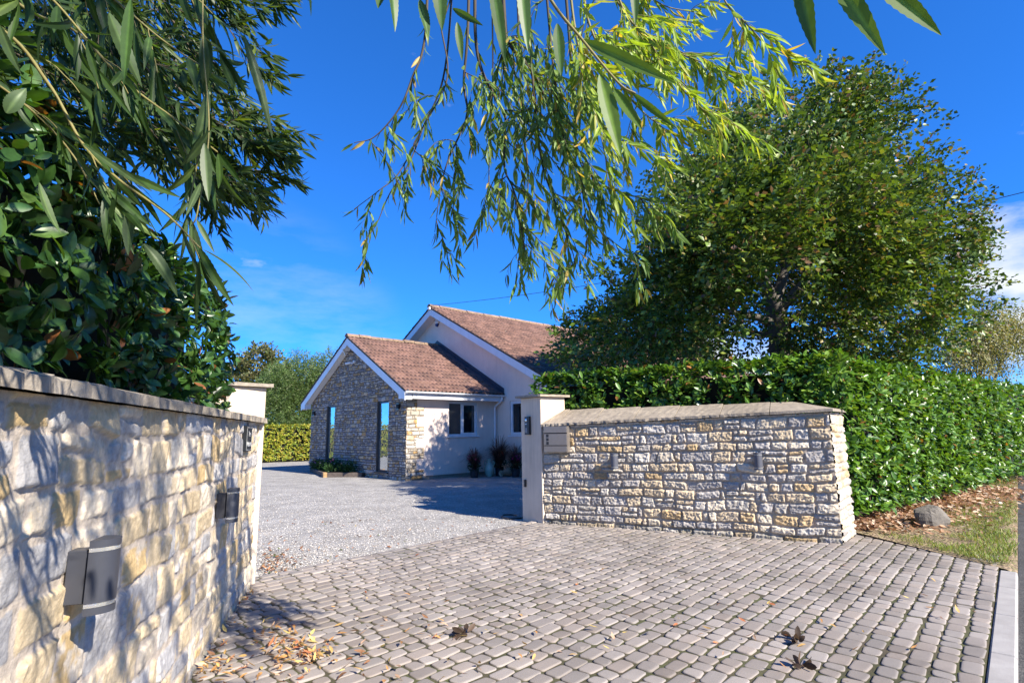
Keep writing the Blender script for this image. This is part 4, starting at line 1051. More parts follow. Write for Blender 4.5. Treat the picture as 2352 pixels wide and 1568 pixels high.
# ================================================================== HEDGES
def hedge_part(pts, nrms, r, L, Wd, palette, pr, per=6, tmpl=T_LAUREL, upw=.55, spreadw=.9, curl=.25, mid=.25, tilt=.5):
    """leafy shoots at surface points; each shoot is a rosette of leaves"""
    n = len(pts); sh = nrm(nrms*.8+np.array([0, 0, upw])+r.normal(0, .38, (n, 3)))
    P = np.repeat(pts, per, 0); S = np.repeat(sh, per, 0)
    rad = r.normal(0, 1, (n*per, 3)); rad = nrm(rad-np.sum(rad*S, 1, keepdims=True)*S)
    D = nrm(S*r.uniform(.15, .9, (n*per, 1))+rad*spreadw)
    N = nrm(S+r.normal(0, .25, (n*per, 3)))+np.array([0, 0, tilt])
    ci = r.choice(len(palette), n*per, p=pr); C = np.array(palette)[ci]*r.uniform(.7, 1.25, (n*per, 1))
    Lr = L*r.uniform(.6, 1.15, n*per)
    P = P-S*(r.uniform(-.02, .06, (n*per, 1))*L/.1)
    return leaves(P, D, N, Lr, Wd*Lr/L*r.uniform(.85, 1.15, n*per), C, tmpl, r.uniform(-.1, 1, n*per)*curl, mid)
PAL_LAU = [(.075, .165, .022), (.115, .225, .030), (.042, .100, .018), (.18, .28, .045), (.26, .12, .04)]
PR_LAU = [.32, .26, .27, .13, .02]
PAL_DK = [(.036, .092, .021), (.056, .13, .027), (.025, .065, .019), (.095, .18, .038), (.30, .12, .045)]  # same laurel in darker tones, shade over the near wall put into the colour
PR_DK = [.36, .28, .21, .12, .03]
M['hedge_core'] = simple('hedge_shade', (.012, .014, .007), .95, var=.3, scale=8.)  # near-black solid block, stands for the deep shade between hedge leaves
def surf(a, b, z0, z1, nv, dens, r, bulge=.07, lean=0., roundtop=.12):
    """points over a vertical hedge face from a to b"""
    L = np.linalg.norm(np.asarray(b)[:2]-np.asarray(a)[:2]); n = int(L*(z1-z0)*dens)
    s = r.random(n); z = z0+(z1-z0)*r.random(n)
    P = np.asarray(a)*(1-s[:, None])+np.asarray(b)*s[:, None]; P[:, 2] = z
    off = bulge*(vnoise(s*L, z, 1.6, 3, 3)) - roundtop*np.clip((z-z1+.35)/.35, 0, 1)**2
    P = P+nv*(off+r.normal(0, .025, n))[:, None]
    return P, np.tile(nv, (n, 1))+np.array([0, 0, 1])*np.clip((z-z1+.35)/.35, 0, 1)[:, None]
def topsurf(a, b, depthv, z1, dens, r, wob=.05):
    L = np.linalg.norm(b-a); n = int(L*np.linalg.norm(depthv)*dens); s = r.random((n, 1)); t_ = r.random((n, 1))
    P = a*(1-s)+b*s+depthv*t_; P[:, 2] = z1+wob*vnoise(P[:, 0], P[:, 1], 1.5, 8, 3)+r.normal(0, .025, n); return P, np.tile([0, 0, 1.], (n, 1))
# bright laurel hedge: over the straight wall, then along the verge
r = np.random.default_rng(5)
hA0 = WR0-nW*.55-dW*.42; hA1 = WR0-nW*.50+dW*4.05
hB0 = np.array([4.55, 7.55, 0]); hB1 = hB0+nrm(np.array([.80, .60, 0]))*2.6
dB = nrm(hB1-hB0); nB = np.array([dB[1], -dB[0], 0]); hB1 = hB0+dB*30
hb_ = empty('laurel_hedge', hA0, 0, 'bright green glossy laurel hedge above the straight wall and along the verge', 'hedge')
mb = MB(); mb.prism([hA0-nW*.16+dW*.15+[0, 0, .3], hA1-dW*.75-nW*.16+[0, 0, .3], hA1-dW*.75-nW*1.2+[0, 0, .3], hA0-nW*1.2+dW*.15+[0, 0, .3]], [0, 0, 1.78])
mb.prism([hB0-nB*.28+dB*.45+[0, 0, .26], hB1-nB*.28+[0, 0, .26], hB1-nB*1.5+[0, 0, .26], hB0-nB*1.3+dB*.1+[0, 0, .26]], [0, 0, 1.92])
mb.build('shade_core', M['hedge_core'], hb_)
LV = []
p, q = surf(hA0, hA1, 1.60, 2.25, nW, 185, r, .05); LV.append(hedge_part(p, q, r, .118, .025, PAL_LAU, PR_LAU))
p, q = topsurf(hA0, hA1, -nW*1.1, 2.26, 130, r, .05); LV.append(hedge_part(p, q, r, .118, .025, PAL_LAU, PR_LAU, upw=.9))
p, q = surf(hA0-nW*1.0, hA0, .9, 2.22, -dW, 130, r, .05); LV.append(hedge_part(p, q, r, .118, .025, PAL_LAU, PR_LAU))
p, q = surf(hB0-nB*.9-dB*.25, hB0, .18, 2.32, nrm(nB-dB), 150, r, .08); LV.append(hedge_part(p, q, r, .12, .026, PAL_LAU, PR_LAU))
for (a, b, dn, LL2) in ((0, 3.2, 165, .12), (3.2, 8, 115, .128), (8, 30, 48, .15)):
    p, q = surf(hB0+dB*a, hB0+dB*b, .20, 2.28, nB, dn, r, .14); LV.append(hedge_part(p, q, r, LL2, LL2*.2, PAL_LAU, PR_LAU))
    p, q = topsurf(hB0+dB*a, hB0+dB*b, -nB*1.3, 2.30, dn*.6, r, .07); LV.append(hedge_part(p, q, r, LL2, LL2*.2, PAL_LAU, PR_LAU, upw=.9))
put('foliage', LV, M['leaf_laurel'], hb_)
mb = MB(); r = np.random.default_rng(6)
for k in range(12):
    a = hB0+dB*(r.uniform(0, 6))-nB*r.uniform(.12, .35); mb = MB(); mb.tube([a+[0, 0, -.02], a+[r.normal(0, .05), r.normal(0, .05), .35]], [.018, .012], 6); mb.build('stem', M['twig'], hb_)
# dark laurel hedge above the near wall
r = np.random.default_rng(15)
hl_ = empty('laurel_hedge', WL0-nL*.3+dL*3, 0, 'dark shaded laurel hedge rising over the near stone wall under the willow', 'hedge')
a0 = WL0-nL*.16+dL*.3; a1 = WL0-nL*.16+dL*5.12
mb = MB(); mb.prism([a0-nL*.22+[0, 0, 1.50], a1-nL*.22-dL*.2+[0, 0, 1.50], a1-nL*1.6-dL*.2+[0, 0, 1.50], a0-nL*1.6+[0, 0, 1.50]], [0, 0, .80]); mb.build('shade_core', M['hedge_core'], hl_)
LV = []
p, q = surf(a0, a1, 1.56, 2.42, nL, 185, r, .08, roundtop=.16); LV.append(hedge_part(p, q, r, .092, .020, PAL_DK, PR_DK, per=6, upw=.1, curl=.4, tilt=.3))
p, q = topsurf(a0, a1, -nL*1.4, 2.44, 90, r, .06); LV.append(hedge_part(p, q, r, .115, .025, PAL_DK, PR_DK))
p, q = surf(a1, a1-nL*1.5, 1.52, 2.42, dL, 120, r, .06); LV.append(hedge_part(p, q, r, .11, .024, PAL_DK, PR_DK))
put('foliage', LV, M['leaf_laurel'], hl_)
# yellow-green hedge across the yard
r = np.random.default_rng(25)
yh = [np.array([-7.6, 31.0, 0]), np.array([-11.2, 29.2, 0]), np.array([-15.5, 26.6, 0]), np.array([-21, 22.0, 0]), np.array([-24, 12.0, 0]), np.array([-24, 4.0, 0])]
yo = empty('hedge', yh[1], 0, 'clipped yellow-green hedge at the back of the gravel yard', 'hedge')
LV = []; mb = MB(); PAL_Y = [(.24, .27, .03), (.36, .33, .04), (.14, .21, .03), (.40, .30, .05)]; PR_Y = [.38, .27, .25, .10]
for i in range(len(yh)-1):
    a, b = yh[i], yh[i+1]; d = nrm(b-a); nn = np.array([-d[1], d[0], 0]); nn = nn if np.dot(nn, np.array([0, 10, 0])-a) > 0 else -nn
    dn = 95 if i < 3 else 30; LL2 = .12 if i < 3 else .17
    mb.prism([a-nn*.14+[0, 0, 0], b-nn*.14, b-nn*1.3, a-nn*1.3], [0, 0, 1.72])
    p, q = surf(a, b, .10, 1.88, nn, dn, r, .10, roundtop=.08); LV.append(hedge_part(p, q, r, LL2, LL2*.27, PAL_Y, PR_Y, per=5, tmpl=T_ROUND, upw=.3))
    p, q = topsurf(a, b, -nn*1.2, 1.86, dn*.6, r, .06); LV.append(hedge_part(p, q, r, LL2, LL2*.27, PAL_Y, PR_Y, per=5, tmpl=T_ROUND))
mb.build('shade_core', M['hedge_core'], yo); put('foliage', LV, M['leaf_far'], yo)

# ================================================================== TREES
def bez(P, n=10):
    """smooth curve through points (Catmull-Rom)"""
    P = np.asarray(P, float)
    if len(P) < 3: return P[0]+np.linspace(0, 1, n)[:, None]*(P[-1]-P[0])
    Q = np.concatenate([[2*P[0]-P[1]], P, [2*P[-1]-P[-2]]]); out = []
    for i in range(len(P)-1):
        p0, p1, p2, p3 = Q[i:i+4]; t = np.linspace(0, 1, n, endpoint=False)[:, None]
        out.append(.5*((2*p1)+(p2-p0)*t+(2*p0-5*p1+4*p2-p3)*t**2+(3*p1-p0-3*p2+p3)*t**3))
    return np.concatenate(out+[P[-1:]])
def spray_leaves(P, D, r, nl, Lt, L, Wd, pal, pr, tmpl, flat=.5, droop=0., curl=.2, mid=0.):
    """sprays: a straight twig with alternate leaves in a loose plane"""
    n = len(P); D = nrm(D); side = nrm(np.cross(D, np.array([0, 0, 1.])+r.normal(0, flat, (n, 3)))); N = nrm(np.cross(side, D))
    t = (np.arange(nl)+.5)/nl
    Pp = P[:, None]+D[:, None]*(t[None, :, None]*Lt)+np.array([0, 0, -1])*(droop*Lt*t**2)[None, :, None]+r.normal(0, Lt*.06, (n, nl, 3))
    sg = np.where(np.arange(nl) % 2 == 0, 1, -1)[None, :, None]
    Dl = D[:, None]*.65+side[:, None]*sg*.9+r.normal(0, .28, (n, nl, 3))+np.array([0, 0, -droop*.6])
    Nl = N[:, None]+r.normal(0, .40, (n, nl, 3))
    ci = r.choice(len(pal), n*nl, p=pr); C = np.array(pal)[ci]*r.uniform(.7, 1.25, (n*nl, 1))
    Ll = L*r.uniform(.6, 1.15, n*nl)
    return leaves(Pp.reshape(-1, 3), Dl.reshape(-1, 3), Nl.reshape(-1, 3), Ll, Wd*Ll/L, C, tmpl, r.uniform(-.2, .7, n*nl)*curl, mid)
def lobes_px(lst, dist, r, zj=1.0):
    out = []
    for x, y, rp in lst:
        d = dist+r.uniform(-zj, zj); out.append((at(x, y, d), rp/F_*d))
    return out
# ---- big beech
r = np.random.default_rng(41); TD = 12.2
tb = G(1797, 836); TB = at(1797, 836, TD); TB[2] = 0
be = empty('beech_tree', TB, 0, 'big spreading beech with dense dark green crown behind the bright hedge', 'tree')
lob = [(1790, 330, 165), (1940, 300, 135), (2075, 350, 130), (1660, 390, 140), (1560, 480, 130), (1475, 600, 125), (1400, 730, 105), (1335, 800, 62), (1500, 760, 115), (1690, 560, 185), (1890, 520, 195), (2085, 520, 150), (2175, 610, 110), (2060, 690, 150), (1860, 720, 130), (1660, 740, 130), (2180, 730, 80), (1440, 480, 60), (1860, 235, 70), (1960, 225, 60), (2150, 420, 90), (2225, 560, 60), (2010, 790, 90), (1590, 800, 75), (1420, 810, 45), (1290, 815, 34), (1700, 280, 65), (2120, 780, 60), (1380, 640, 60), (1740, 810, 60), (1890, 810, 60), (1600, 828, 50), (1710, 832, 45), (1910, 832, 55), (2010, 838, 55), (2110, 828, 50), (1480, 822, 50), (1310, 770, 60), (1290, 812, 40)]
lob = [(1775+(x-1775)*.945, y+(14 if y < 420 else 4), rp*.86) for x, y, rp in lob]
LB = lobes_px(lob, TD, r, .7)
LB += [(c+np.array([.2, 1.5, 0])*r.uniform(.7, 1.4)-np.array([0, 0, .3]), R2*.95) for c, R2 in LB[:21]]
LB += [(c+np.array([-.1, -1.2, -.2])*r.uniform(.6, 1.2), R2*.8) for c, R2 in [LB[i] for i in (0, 1, 3, 4, 8, 9, 10, 11, 13, 14, 15)]]
for c_p, shr, k_ in ((2.9, .70, 13), (-2.6, .68, 13), (4.2, .42, 7), (-3.6, .40, 5)):
    for i in range(k_):
        x, y, rp = lob[i]; x = 1780+(x-1780)*shr; y = 600+(y-600)*shr; LB.append((at(x, y, TD+c_p), rp/F_*TD*.95))
for x, y, rp, d_ in ((1330, 790, 60, 10.4), (1420, 770, 80, 10.0), (1360, 760, 70, 13.8), (1460, 760, 80, 14.6), (1560, 770, 90, 15.4)): LB.append((at(x, y, d_), rp/F_*TD))
SP, SD = [], []
ctr = at(1780, 640, TD+.3)
for c, R2 in LB:
    n = int(92*R2**2*4.2); d = nrm(r.normal(0, 1, (n, 3))); rr = R2*(r.random((n, 1))**.45)
    P = c+d*rr*np.array([1, 1, .92])
    P = P+ (.28*R2*np.stack([vnoise(P[:, 0], P[:, 1]+P[:, 2], 1.1, 50+k, 2) for k in range(3)], -1))
    SP.append(P); SD.append(nrm(d*.6+nrm(P-ctr)*.8+np.array([.30, 0, .25])+r.normal(0, .35, (n, 3))))
SP = np.concatenate(SP); SD = np.concatenate(SD)
gapn = vnoise(SP[:, 0]*1.0+SP[:, 2]*.3, SP[:, 2]*1.0+SP[:, 1]*.5, .95, 91, 3)
rel = SP-CAM; dep = rel@W_; sx = CX+F_*(rel@R_)/dep; sy = CY-F_*(rel@U_)/dep
hole = (((sx-1790)/48)**2+((sy-632)/42)**2 < 1+.5*vnoise(sx/60, sy/60, 1., 5, 2)) & (dep < TD+.5)      # the open heart of the crown, where the limbs show
gap2 = vnoise(SP[:, 0]*.8+SP[:, 1]*.6, SP[:, 2], 2.3, 95, 2)
k = ~hole & (gapn > -.27) & (gap2 > -.36) & (SP[:, 2] > 2.2+.35*vnoise(SP[:, 0], SP[:, 1], .8, 12, 2)); SP, SD = SP[k], SD[k]
print('beech sprays', len(SP))
PAL_B = [(.085, .150, .024), (.135, .215, .034), (.045, .090, .018), (.22, .27, .05), (.25, .20, .06), (.19, .11, .065)]
PR_B = [.32, .26, .24, .09, .05, .04]
put('crown', [spray_leaves(SP, SD, r, 8, .34, .105, .034, PAL_B, PR_B, T_BEECH, .5, .15)], M['leaf_beech'], be)
mb = MB()
trunk = bez([TB+[0, 0, -.1], TB+[-.02, 0, 1.2], at(1793, 800, TD), at(1786, 735, TD), at(1776, 680, TD)], 8)
mb.tube(trunk, np.linspace(.27, .20, len(trunk)), 14); mb.build('trunk', M['bark'], be, True)
limbs = [[(1776, 690, 0, .15), (1752, 640, -.1, .12), (1745, 575, -.2, .09), (1720, 470, 0, .06), (1690, 340, .2, .025)],
         [(1778, 690, 0, .14), (1800, 630, .2, .11), (1806, 560, .3, .08), (1830, 430, .3, .05), (1850, 270, .4, .02)],
         [(1782, 715, 0, .13), (1835, 665, -.3, .11), (1858, 630, -.4, .09), (1850, 615, -.4, .08), (1920, 540, -.5, .06), (2040, 400, -.5, .03)],
         [(1785, 740, 0, .10), (1700, 720, -.3, .07), (1600, 705, -.5, .05), (1480, 690, -.5, .03)],
         [(1788, 750, 0, .10), (1880, 700, .3, .07), (2000, 660, .5, .045), (2140, 590, .5, .02)],
         [(1750, 640, 0, .08), (1690, 600, .3, .06), (1600, 560, .5, .04), (1530, 480, .5, .02)],
         [(1790, 770, .1, .08), (1700, 765, .6, .05), (1560, 770, .8, .03), (1420, 760, .7, .015)],
         [(1790, 765, .1, .08), (1900, 745, -.6, .05), (2010, 730, -.8, .03), (2130, 720, -.7, .015)],
         [(1806, 560, .3, .06), (1900, 450, .6, .04), (1960, 320, .7, .02)],
         [(1745, 580, -.2, .06), (1660, 480, -.5, .04), (1620, 400, -.6, .02)]]
for L_ in limbs:
    pts = bez([at(x, y, TD+dz) for x, y, dz, rr in L_], 7); rad = np.interp(np.linspace(0, 1, len(pts)), np.linspace(0, 1, len(L_)), [q[3] for q in L_])
    mb = MB(); mb.tube(pts, rad, 9); mb.build('limb', M['bark'], be, True)
mb = MB()
for i in r.choice(len(SP), 900, replace=False):
    mb.tube([SP[i]-SD[i]*.5, SP[i]-SD[i]*.2+r.normal(0, .02, 3), SP[i]+SD[i]*.32], [.009, .006, .002], 4, False)
mb.build('twigs', M['twig'], be)
# ---- other trees: cloud of leaves on branching limbs
def small_tree(name, base, lobes, dens, L, Wd, pal, pr, label, cat='tree', group=None, droop=0., Lt=.4, nl=7, dirb=(0, 0, .4), trunk_r=.12, tmpl=T_ROUND, mat='leaf_far', seed=1, gap=-.3):
    r = np.random.default_rng(seed); t = empty(name, base, 0, label, cat, group); SP, SD = [], []
    for c, R3 in lobes:
        R3 = np.broadcast_to(R3, (3,)); n = int(dens*np.prod(R3)**(2/3)*12); d = nrm(r.normal(0, 1, (n, 3))); P = c+d*R3*r.random((n, 1))**.4
        P += .25*R3.min()*np.stack([vnoise(P[:, 0], P[:, 1]+P[:, 2], .9/R3.min(), 60+k, 2) for k in range(3)], -1)
        SP.append(P); SD.append(nrm(d*.7+np.array(dirb)+r.normal(0, .4, (n, 3))))
    SP = np.concatenate(SP); SD = np.concatenate(SD)
    k = (vnoise(SP[:, 0]+SP[:, 1]*.4, SP[:, 2]+SP[:, 1]*.3, .8, 31+seed, 3) > gap) & (SP[:, 2] > .1); SP, SD = SP[k], SD[k]
    put('crown', [spray_leaves(SP, SD, r, nl, Lt, L, Wd, pal, pr, tmpl, .6, droop)], M[mat], t)
    mb = MB(); top = max(c[2] for c, _ in lobes); c0 = np.mean([c for c, _ in lobes], 0)
    p = bez([np.asarray(base)+[0, 0, -.1], np.asarray(base)+[.05, 0, c0[2]*.5], c0*[1, 1, 0]+[0, 0, top]], 8); mb.tube(p, np.linspace(trunk_r, trunk_r*.25, len(p)), 8)
    mb.build('trunk', M['bark'], t, True)
    for c, R3 in lobes:
        mb = MB(); a = p[len(p)//3]; q = bez([a, (a+c)/2+[0, 0, .2], c], 5); mb.tube(q, np.linspace(trunk_r*.5, trunk_r*.12, len(q)), 6); mb.build('limb', M['bark'], t, True)
    return t
PAL_S = [(.11, .18, .05), (.15, .22, .07), (.07, .125, .035), (.24, .28, .14)]; PR_S = [.35, .3, .2, .15]
def lob2(lst, d): return [(at(x, y, d), np.array([rx, rx*.9, rz])/F_*d) for x, y, rx, rz in lst]
for i, (lst, d, lab) in enumerate((
        ([(640, 905, 48, 65), (620, 940, 40, 60)], 33., 'leafy green shrub just right of the shaded gate pillar, behind the yellow hedge'),
        ([(690, 890, 45, 70), (665, 930, 40, 55), (700, 940, 40, 50)], 34., 'tall willowy shrub behind the middle of the yellow hedge'),
        ([(745, 875, 38, 60), (735, 920, 45, 60), (770, 930, 40, 60)], 35., 'tallest willowy shrub close to the stone gable, behind the yellow hedge'))):
    lb_ = lob2(lst, d); b = lb_[0][0]*[1, 1, 0]
    lb_.append((b+[0, 0, 1.6], np.array([1.5, 1.3, 1.5])))
    small_tree('willow_shrub', b, lb_, 46, .17, .022, PAL_S, PR_S, lab, 'shrub', 'shrubs behind the yellow hedge', .15, .7, 9, (.25, 0, .9), .05, T_ROUND, 'leaf_far', 60+i, -.45)
lb_ = lob2([(590, 845, 50, 34), (555, 870, 45, 36), (625, 855, 38, 40), (590, 890, 70, 40), (530, 890, 30, 40), (600, 815, 34, 22), (640, 890, 40, 36)], 52.)
small_tree('tree', lb_[0][0]*[1, 1, 0], lb_, 8, .30, .10, [(.15, .15, .06), (.12, .14, .05), (.19, .165, .075), (.09, .12, .04)], [.35, .3, .2, .15], 'round bronze-green autumn tree far behind the yard', 'tree', None, .05, .7, 6, (0, 0, .3), .25, T_ROUND, 'leaf_far', 71, -.15)
r = np.random.default_rng(81); BD = 26.
lb_ = [(at(x, y, BD), np.array([rx, rx, rz])/F_*BD) for x, y, rx, rz in ((2255, 690, 32, 30), (2230, 740, 38, 50), (2270, 750, 26, 60), (2305, 735, 16, 50), (2330, 760, 12, 45), (2215, 800, 36, 40), (2290, 810, 16, 40), (2180, 770, 40, 60), (2345, 740, 14, 60))]
small_tree('weeping_birch', at(2240, 850, BD)*[1, 1, 0], lb_, 40, .09, .030, [(.30, .28, .12), (.24, .26, .09), (.34, .28, .16), (.18, .20, .07)], [.35, .3, .2, .15], 'weeping birch with thin yellowing hanging twigs at the right edge', 'tree', None, .9, .7, 14, (.1, 0, -1.1), .10, T_ROUND, 'leaf_far', 83, -.1)
r = np.random.default_rng(91); LV = []
far0, far1 = at(2240, 880, 130), at(2500, 872, 120); n = 2600; s = r.random((n, 1)); P = far0*(1-s)+far1*s; P[:, 2] = r.random(n)**.8*(5.2+1.2*vnoise(s[:, 0]*40, s[:, 0]*0, 1, 4, 3)); P[:, 1] += r.normal(0, 2, n)
put('far_tree_line', [leaves(P, r.normal(0, 1, (n, 3)), r.normal(0, 1, (n, 3)), 1.3, .5, np.array([[.03, .05, .03]])*r.uniform(.5, 1.4, (n, 1)), T_ROUND)], M['leaf_far'])
tag(col.objects['far_tree_line'], kind='stuff', label='dark line of distant trees at the far right', cat='trees')

# ================================================================== WILLOW overhanging the gateway
r = np.random.default_rng(123)
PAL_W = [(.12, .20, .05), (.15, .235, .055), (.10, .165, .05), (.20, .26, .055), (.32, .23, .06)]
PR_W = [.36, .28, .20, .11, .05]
wt_base = np.array([-2.9, -3.2, 0.])
wt = empty('willow_tree', wt_base, 0, 'willow with long narrow leaves drooping in from above the gateway', 'tree')
mb = MB(); tp_ = bez([wt_base+[0, 0, -.1], wt_base+[.1, .1, 1.5], wt_base+[.3, .3, 3.0], wt_base+[.5, .7, 4.4]], 8)
mb.tube(tp_, np.linspace(.30, .20, len(tp_)), 14); mb.build('trunk', M['bark'], wt, True)
FORK = tp_[-1]
class Bough:
    def __init__(s, leafL=.095, dens=.024, wind=(.10, .0, -.05)):
        s.mb = MB(); s.P = []; s.D = []; s.N = []; s.L = []; s.leafL = leafL; s.dens = dens; s.wind = np.array(wind)
    def twig(s, pts, r0, r1, leaf_from=.1, leafy=1.0):
        pts = bez(pts, 8) if len(pts) < 12 else pts
        s.mb.tube(pts, np.linspace(r0, r1, len(pts)), 5, False)
        seg = np.linalg.norm(np.diff(pts, axis=0), axis=1); cum = np.concatenate([[0], np.cumsum(seg)]); T = cum[-1]
        x = leaf_from*T; k = 0
        while x < T:
            i = min(np.searchsorted(cum, x, 'right')-1, len(seg)-1); f = (x-cum[i])/max(seg[i], 1e-6); p = pts[i]*(1-f)+pts[i+1]*f; d = nrm(pts[i+1]-pts[i])
            if r.random() < leafy:
                sd_ = nrm(np.cross(d, r.normal(0, 1, 3)))
                if k % 2: sd_ = -sd_
                dl = nrm(d*.75+sd_*.55+np.array([0, 0, -.55])+s.wind+r.normal(0, .15, 3))
                s.P.append(p); s.D.append(dl); s.N.append(r.normal(0, 1, 3)*.8+np.array([0, -.3, .5])); s.L.append(s.leafL*r.uniform(.65, 1.2))
            x += s.dens*r.uniform(.7, 1.3); k += 1
        if leafy > 0:
            d = nrm(pts[-1]-pts[-2])
            for q in range(2): s.P.append(pts[-1]); s.D.append(nrm(d+r.normal(0, .25, 3)+[0, 0, -.2])); s.N.append(r.normal(0, 1, 3)); s.L.append(s.leafL*r.uniform(.6, 1.))
        return pts
    def grow(s, pts, r0, nside, lside, r1=.0015, leaf_from=.35, spread=.7, sub=2, start=.2, hang=.9):
        """a hanging branch with drooping side shoots"""
        pts = s.twig(pts, r0, r1, leaf_from, .6)
        for k in range(nside):
            i = int(len(pts)*(start+(.98-start)*r.random()**1.35)); i = min(i, len(pts)-2); d = nrm(pts[i+1]-pts[i]); L = lside*r.uniform(.4, 1.15)
            h = nrm(d*.6+r.normal(0, spread, 3)*[1, 1, .5]+s.wind*1.5); p = pts[i].copy(); q = [p]
            for j in range(5):
                h = nrm(h+np.array([0, 0, -.32*hang])+s.wind*.5+r.normal(0, .10, 3)); p = p+h*L/5; q.append(p)
            sub_pts = s.twig(np.array(q), max(.0012, r0*.3), .0008, .05)
            for m_ in range(sub if L > lside*.6 else 0):
                a = sub_pts[int(len(sub_pts)*r.uniform(.1, .7))]; h2 = nrm(h+r.normal(0, .6, 3)); L2 = L*r.uniform(.3, .5); q2 = [a]
                for j in range(4): h2 = nrm(h2+np.array([0, 0, -.35*hang])+s.wind*.5); q2.append(q2[-1]+h2*L2/4)
                s.twig(np.array(q2), .0011, .0007, .05)
    def build(s, parent, green=False, tmpl=T_WILLOW, wf=.085, pal=PAL_W, pr=PR_W, mid=.35):
        b = s.mb.build('bough', M['twig_green' if green else 'twig'], parent, True)
        n = len(s.P); L = np.array(s.L); ci = r.choice(len(pal), n, p=pr); C = np.array(pal)[ci]*r.uniform(.75, 1.25, (n, 1))
        D = np.array(s.D); P = np.array(s.P)
        lv = leaves(P+D*.004, D, np.array(s.N), L, L*wf*r.uniform(.8, 1.2, n), C, tmpl, r.uniform(-.35, .75, n), mid)
        f = put('foliage', [lv], M['leaf_willow'], None); child(f, b); return b
def hang_from(b, P, r0, left=False):
    """the upper length of a bough, up to the limb that carries it"""
    P = np.asarray(P, float)
    if left: T = np.array([-2.1, float(np.clip(P[1], 0., 2.4)), 4.4])
    else:
        ty = float(np.clip(P[1], .6, 2.5)); T = np.array([-.6+(ty-.4)*.55, ty, 5.18])
    b.mb.tube(bez([T, T*.45+P*.55+np.array([0, 0, .25]), P], 6), np.linspace(r0*1.5, r0, 13), 5, False)
def limb(pts, r0, r1):
    p = bez(pts, 8); mb_ = MB(); mb_.tube(p, np.linspace(r0, r1, len(p)), 10); return mb_.build('limb', M['bark'], wt, True)
limb([FORK, [-1.8, -1.2, 5.0], [-.6, 0.4, 5.3], [.3, 1.8, 5.2], [.6, 2.6, 4.9]], .13, .035)       # over the gateway
limb([FORK, [-2.4, -.6, 4.6], [-2.2, 1.2, 4.5], [-1.9, 2.6, 4.2]], .11, .03)                          # over the near wall
limb([FORK, [-1.6, -2.0, 4.9], [.2, -1.0, 5.0], [1.6, .2, 4.7]], .10, .03)                            # over the road side
kz = .4738
def z7(x, y): return (717.8+x*.829*.57422, y*.829*.57422)
def zp(lst): return [at(*z7(x, y), d) for x, y, d in lst]
# -- middle curtain: boughs hanging into the sky
mids = [
 ([(560, -420, 2.5), (545, 160, 2.4), (480, 380, 2.35), (415, 530, 2.3), (300, 660, 2.3), (200, 690, 2.3)], .007, 9, .26),
 ([(760, -420, 2.6), (750, 130, 2.5), (730, 400, 2.5), (745, 560, 2.45), (660, 760, 2.4), (620, 900, 2.4), (590, 1120, 2.4)], .008, 15, .30),
 ([(790, -400, 2.3), (790, 220, 2.3), (880, 470, 2.3), (930, 560, 2.3), (925, 800, 2.25), (970, 920, 2.2), (1010, 1120, 2.2), (1040, 1280, 2.2)], .008, 26, .32),
 ([(900, -400, 2.5), (930, 130, 2.45), (960, 230, 2.4), (1060, 340, 2.4), (1130, 500, 2.4), (1200, 680, 2.35), (1290, 850, 2.3), (1360, 1080, 2.3)], .010, 30, .34),
 ([(690, -300, 2.7), (640, 330, 2.7), (540, 600, 2.7), (420, 830, 2.65), (320, 920, 2.6), (200, 1010, 2.6)], .006, 7, .24),
 ([(540, 600, 2.65), (470, 780, 2.6), (370, 940, 2.6), (310, 1080, 2.6), (260, 1150, 2.6)], .004, 4, .18),
 ([(620, 130, 2.6), (650, 380, 2.5), (530, 620, 2.5), (490, 720, 2.5), (600, 800, 2.5), (700, 880, 2.5)], .004, 6, .22),
 ([(1040, -300, 2.2), (1050, 200, 2.2), (1080, 560, 2.2), (1110, 800, 2.2), (1180, 1000, 2.2), (1250, 1200, 2.2), (1270, 1290, 2.2)], .007, 24, .30),
 ([(980, -300, 2.8), (1000, 300, 2.8), (1020, 600, 2.8), (1040, 900, 2.8), (1010, 1200, 2.8), (1005, 1380, 2.8)], .006, 18, .30),
 ([(860, -300, 2.9), (870, 300, 2.9), (860, 620, 2.9), (850, 880, 2.9), (850, 1080, 2.9)], .005, 10, .26),
 ([(1200, -300, 2.5), (1240, 200, 2.5), (1260, 500, 2.5), (1290, 760, 2.45), (1420, 900, 2.4), (1600, 960, 2.4)], .008, 22, .30),
 ([(1250, 640, 2.5), (1330, 860, 2.45), (1500, 930, 2.4), (1700, 990, 2.4)], .004, 14, .22),
 ([(1290, 900, 2.4), (1380, 1100, 2.4), (1480, 1190, 2.35), (1580, 1260, 2.35)], .004, 10, .20),
 ([(1100, -400, 2.1), (1140, 100, 2.1), (1170, 400, 2.1), (1200, 620, 2.1), (1260, 820, 2.1)], .006, 22, .30),
]
for pts, r0_, ns, ls in mids:
    b = Bough(.082, .024, (.10, .02, -.04)); (hang_from(b, zp(pts)[0], r0_) if pts[0][1] < 200 else None); b.grow(zp(pts), r0_, int(ns*.55), ls, start=.2); b.build(wt)
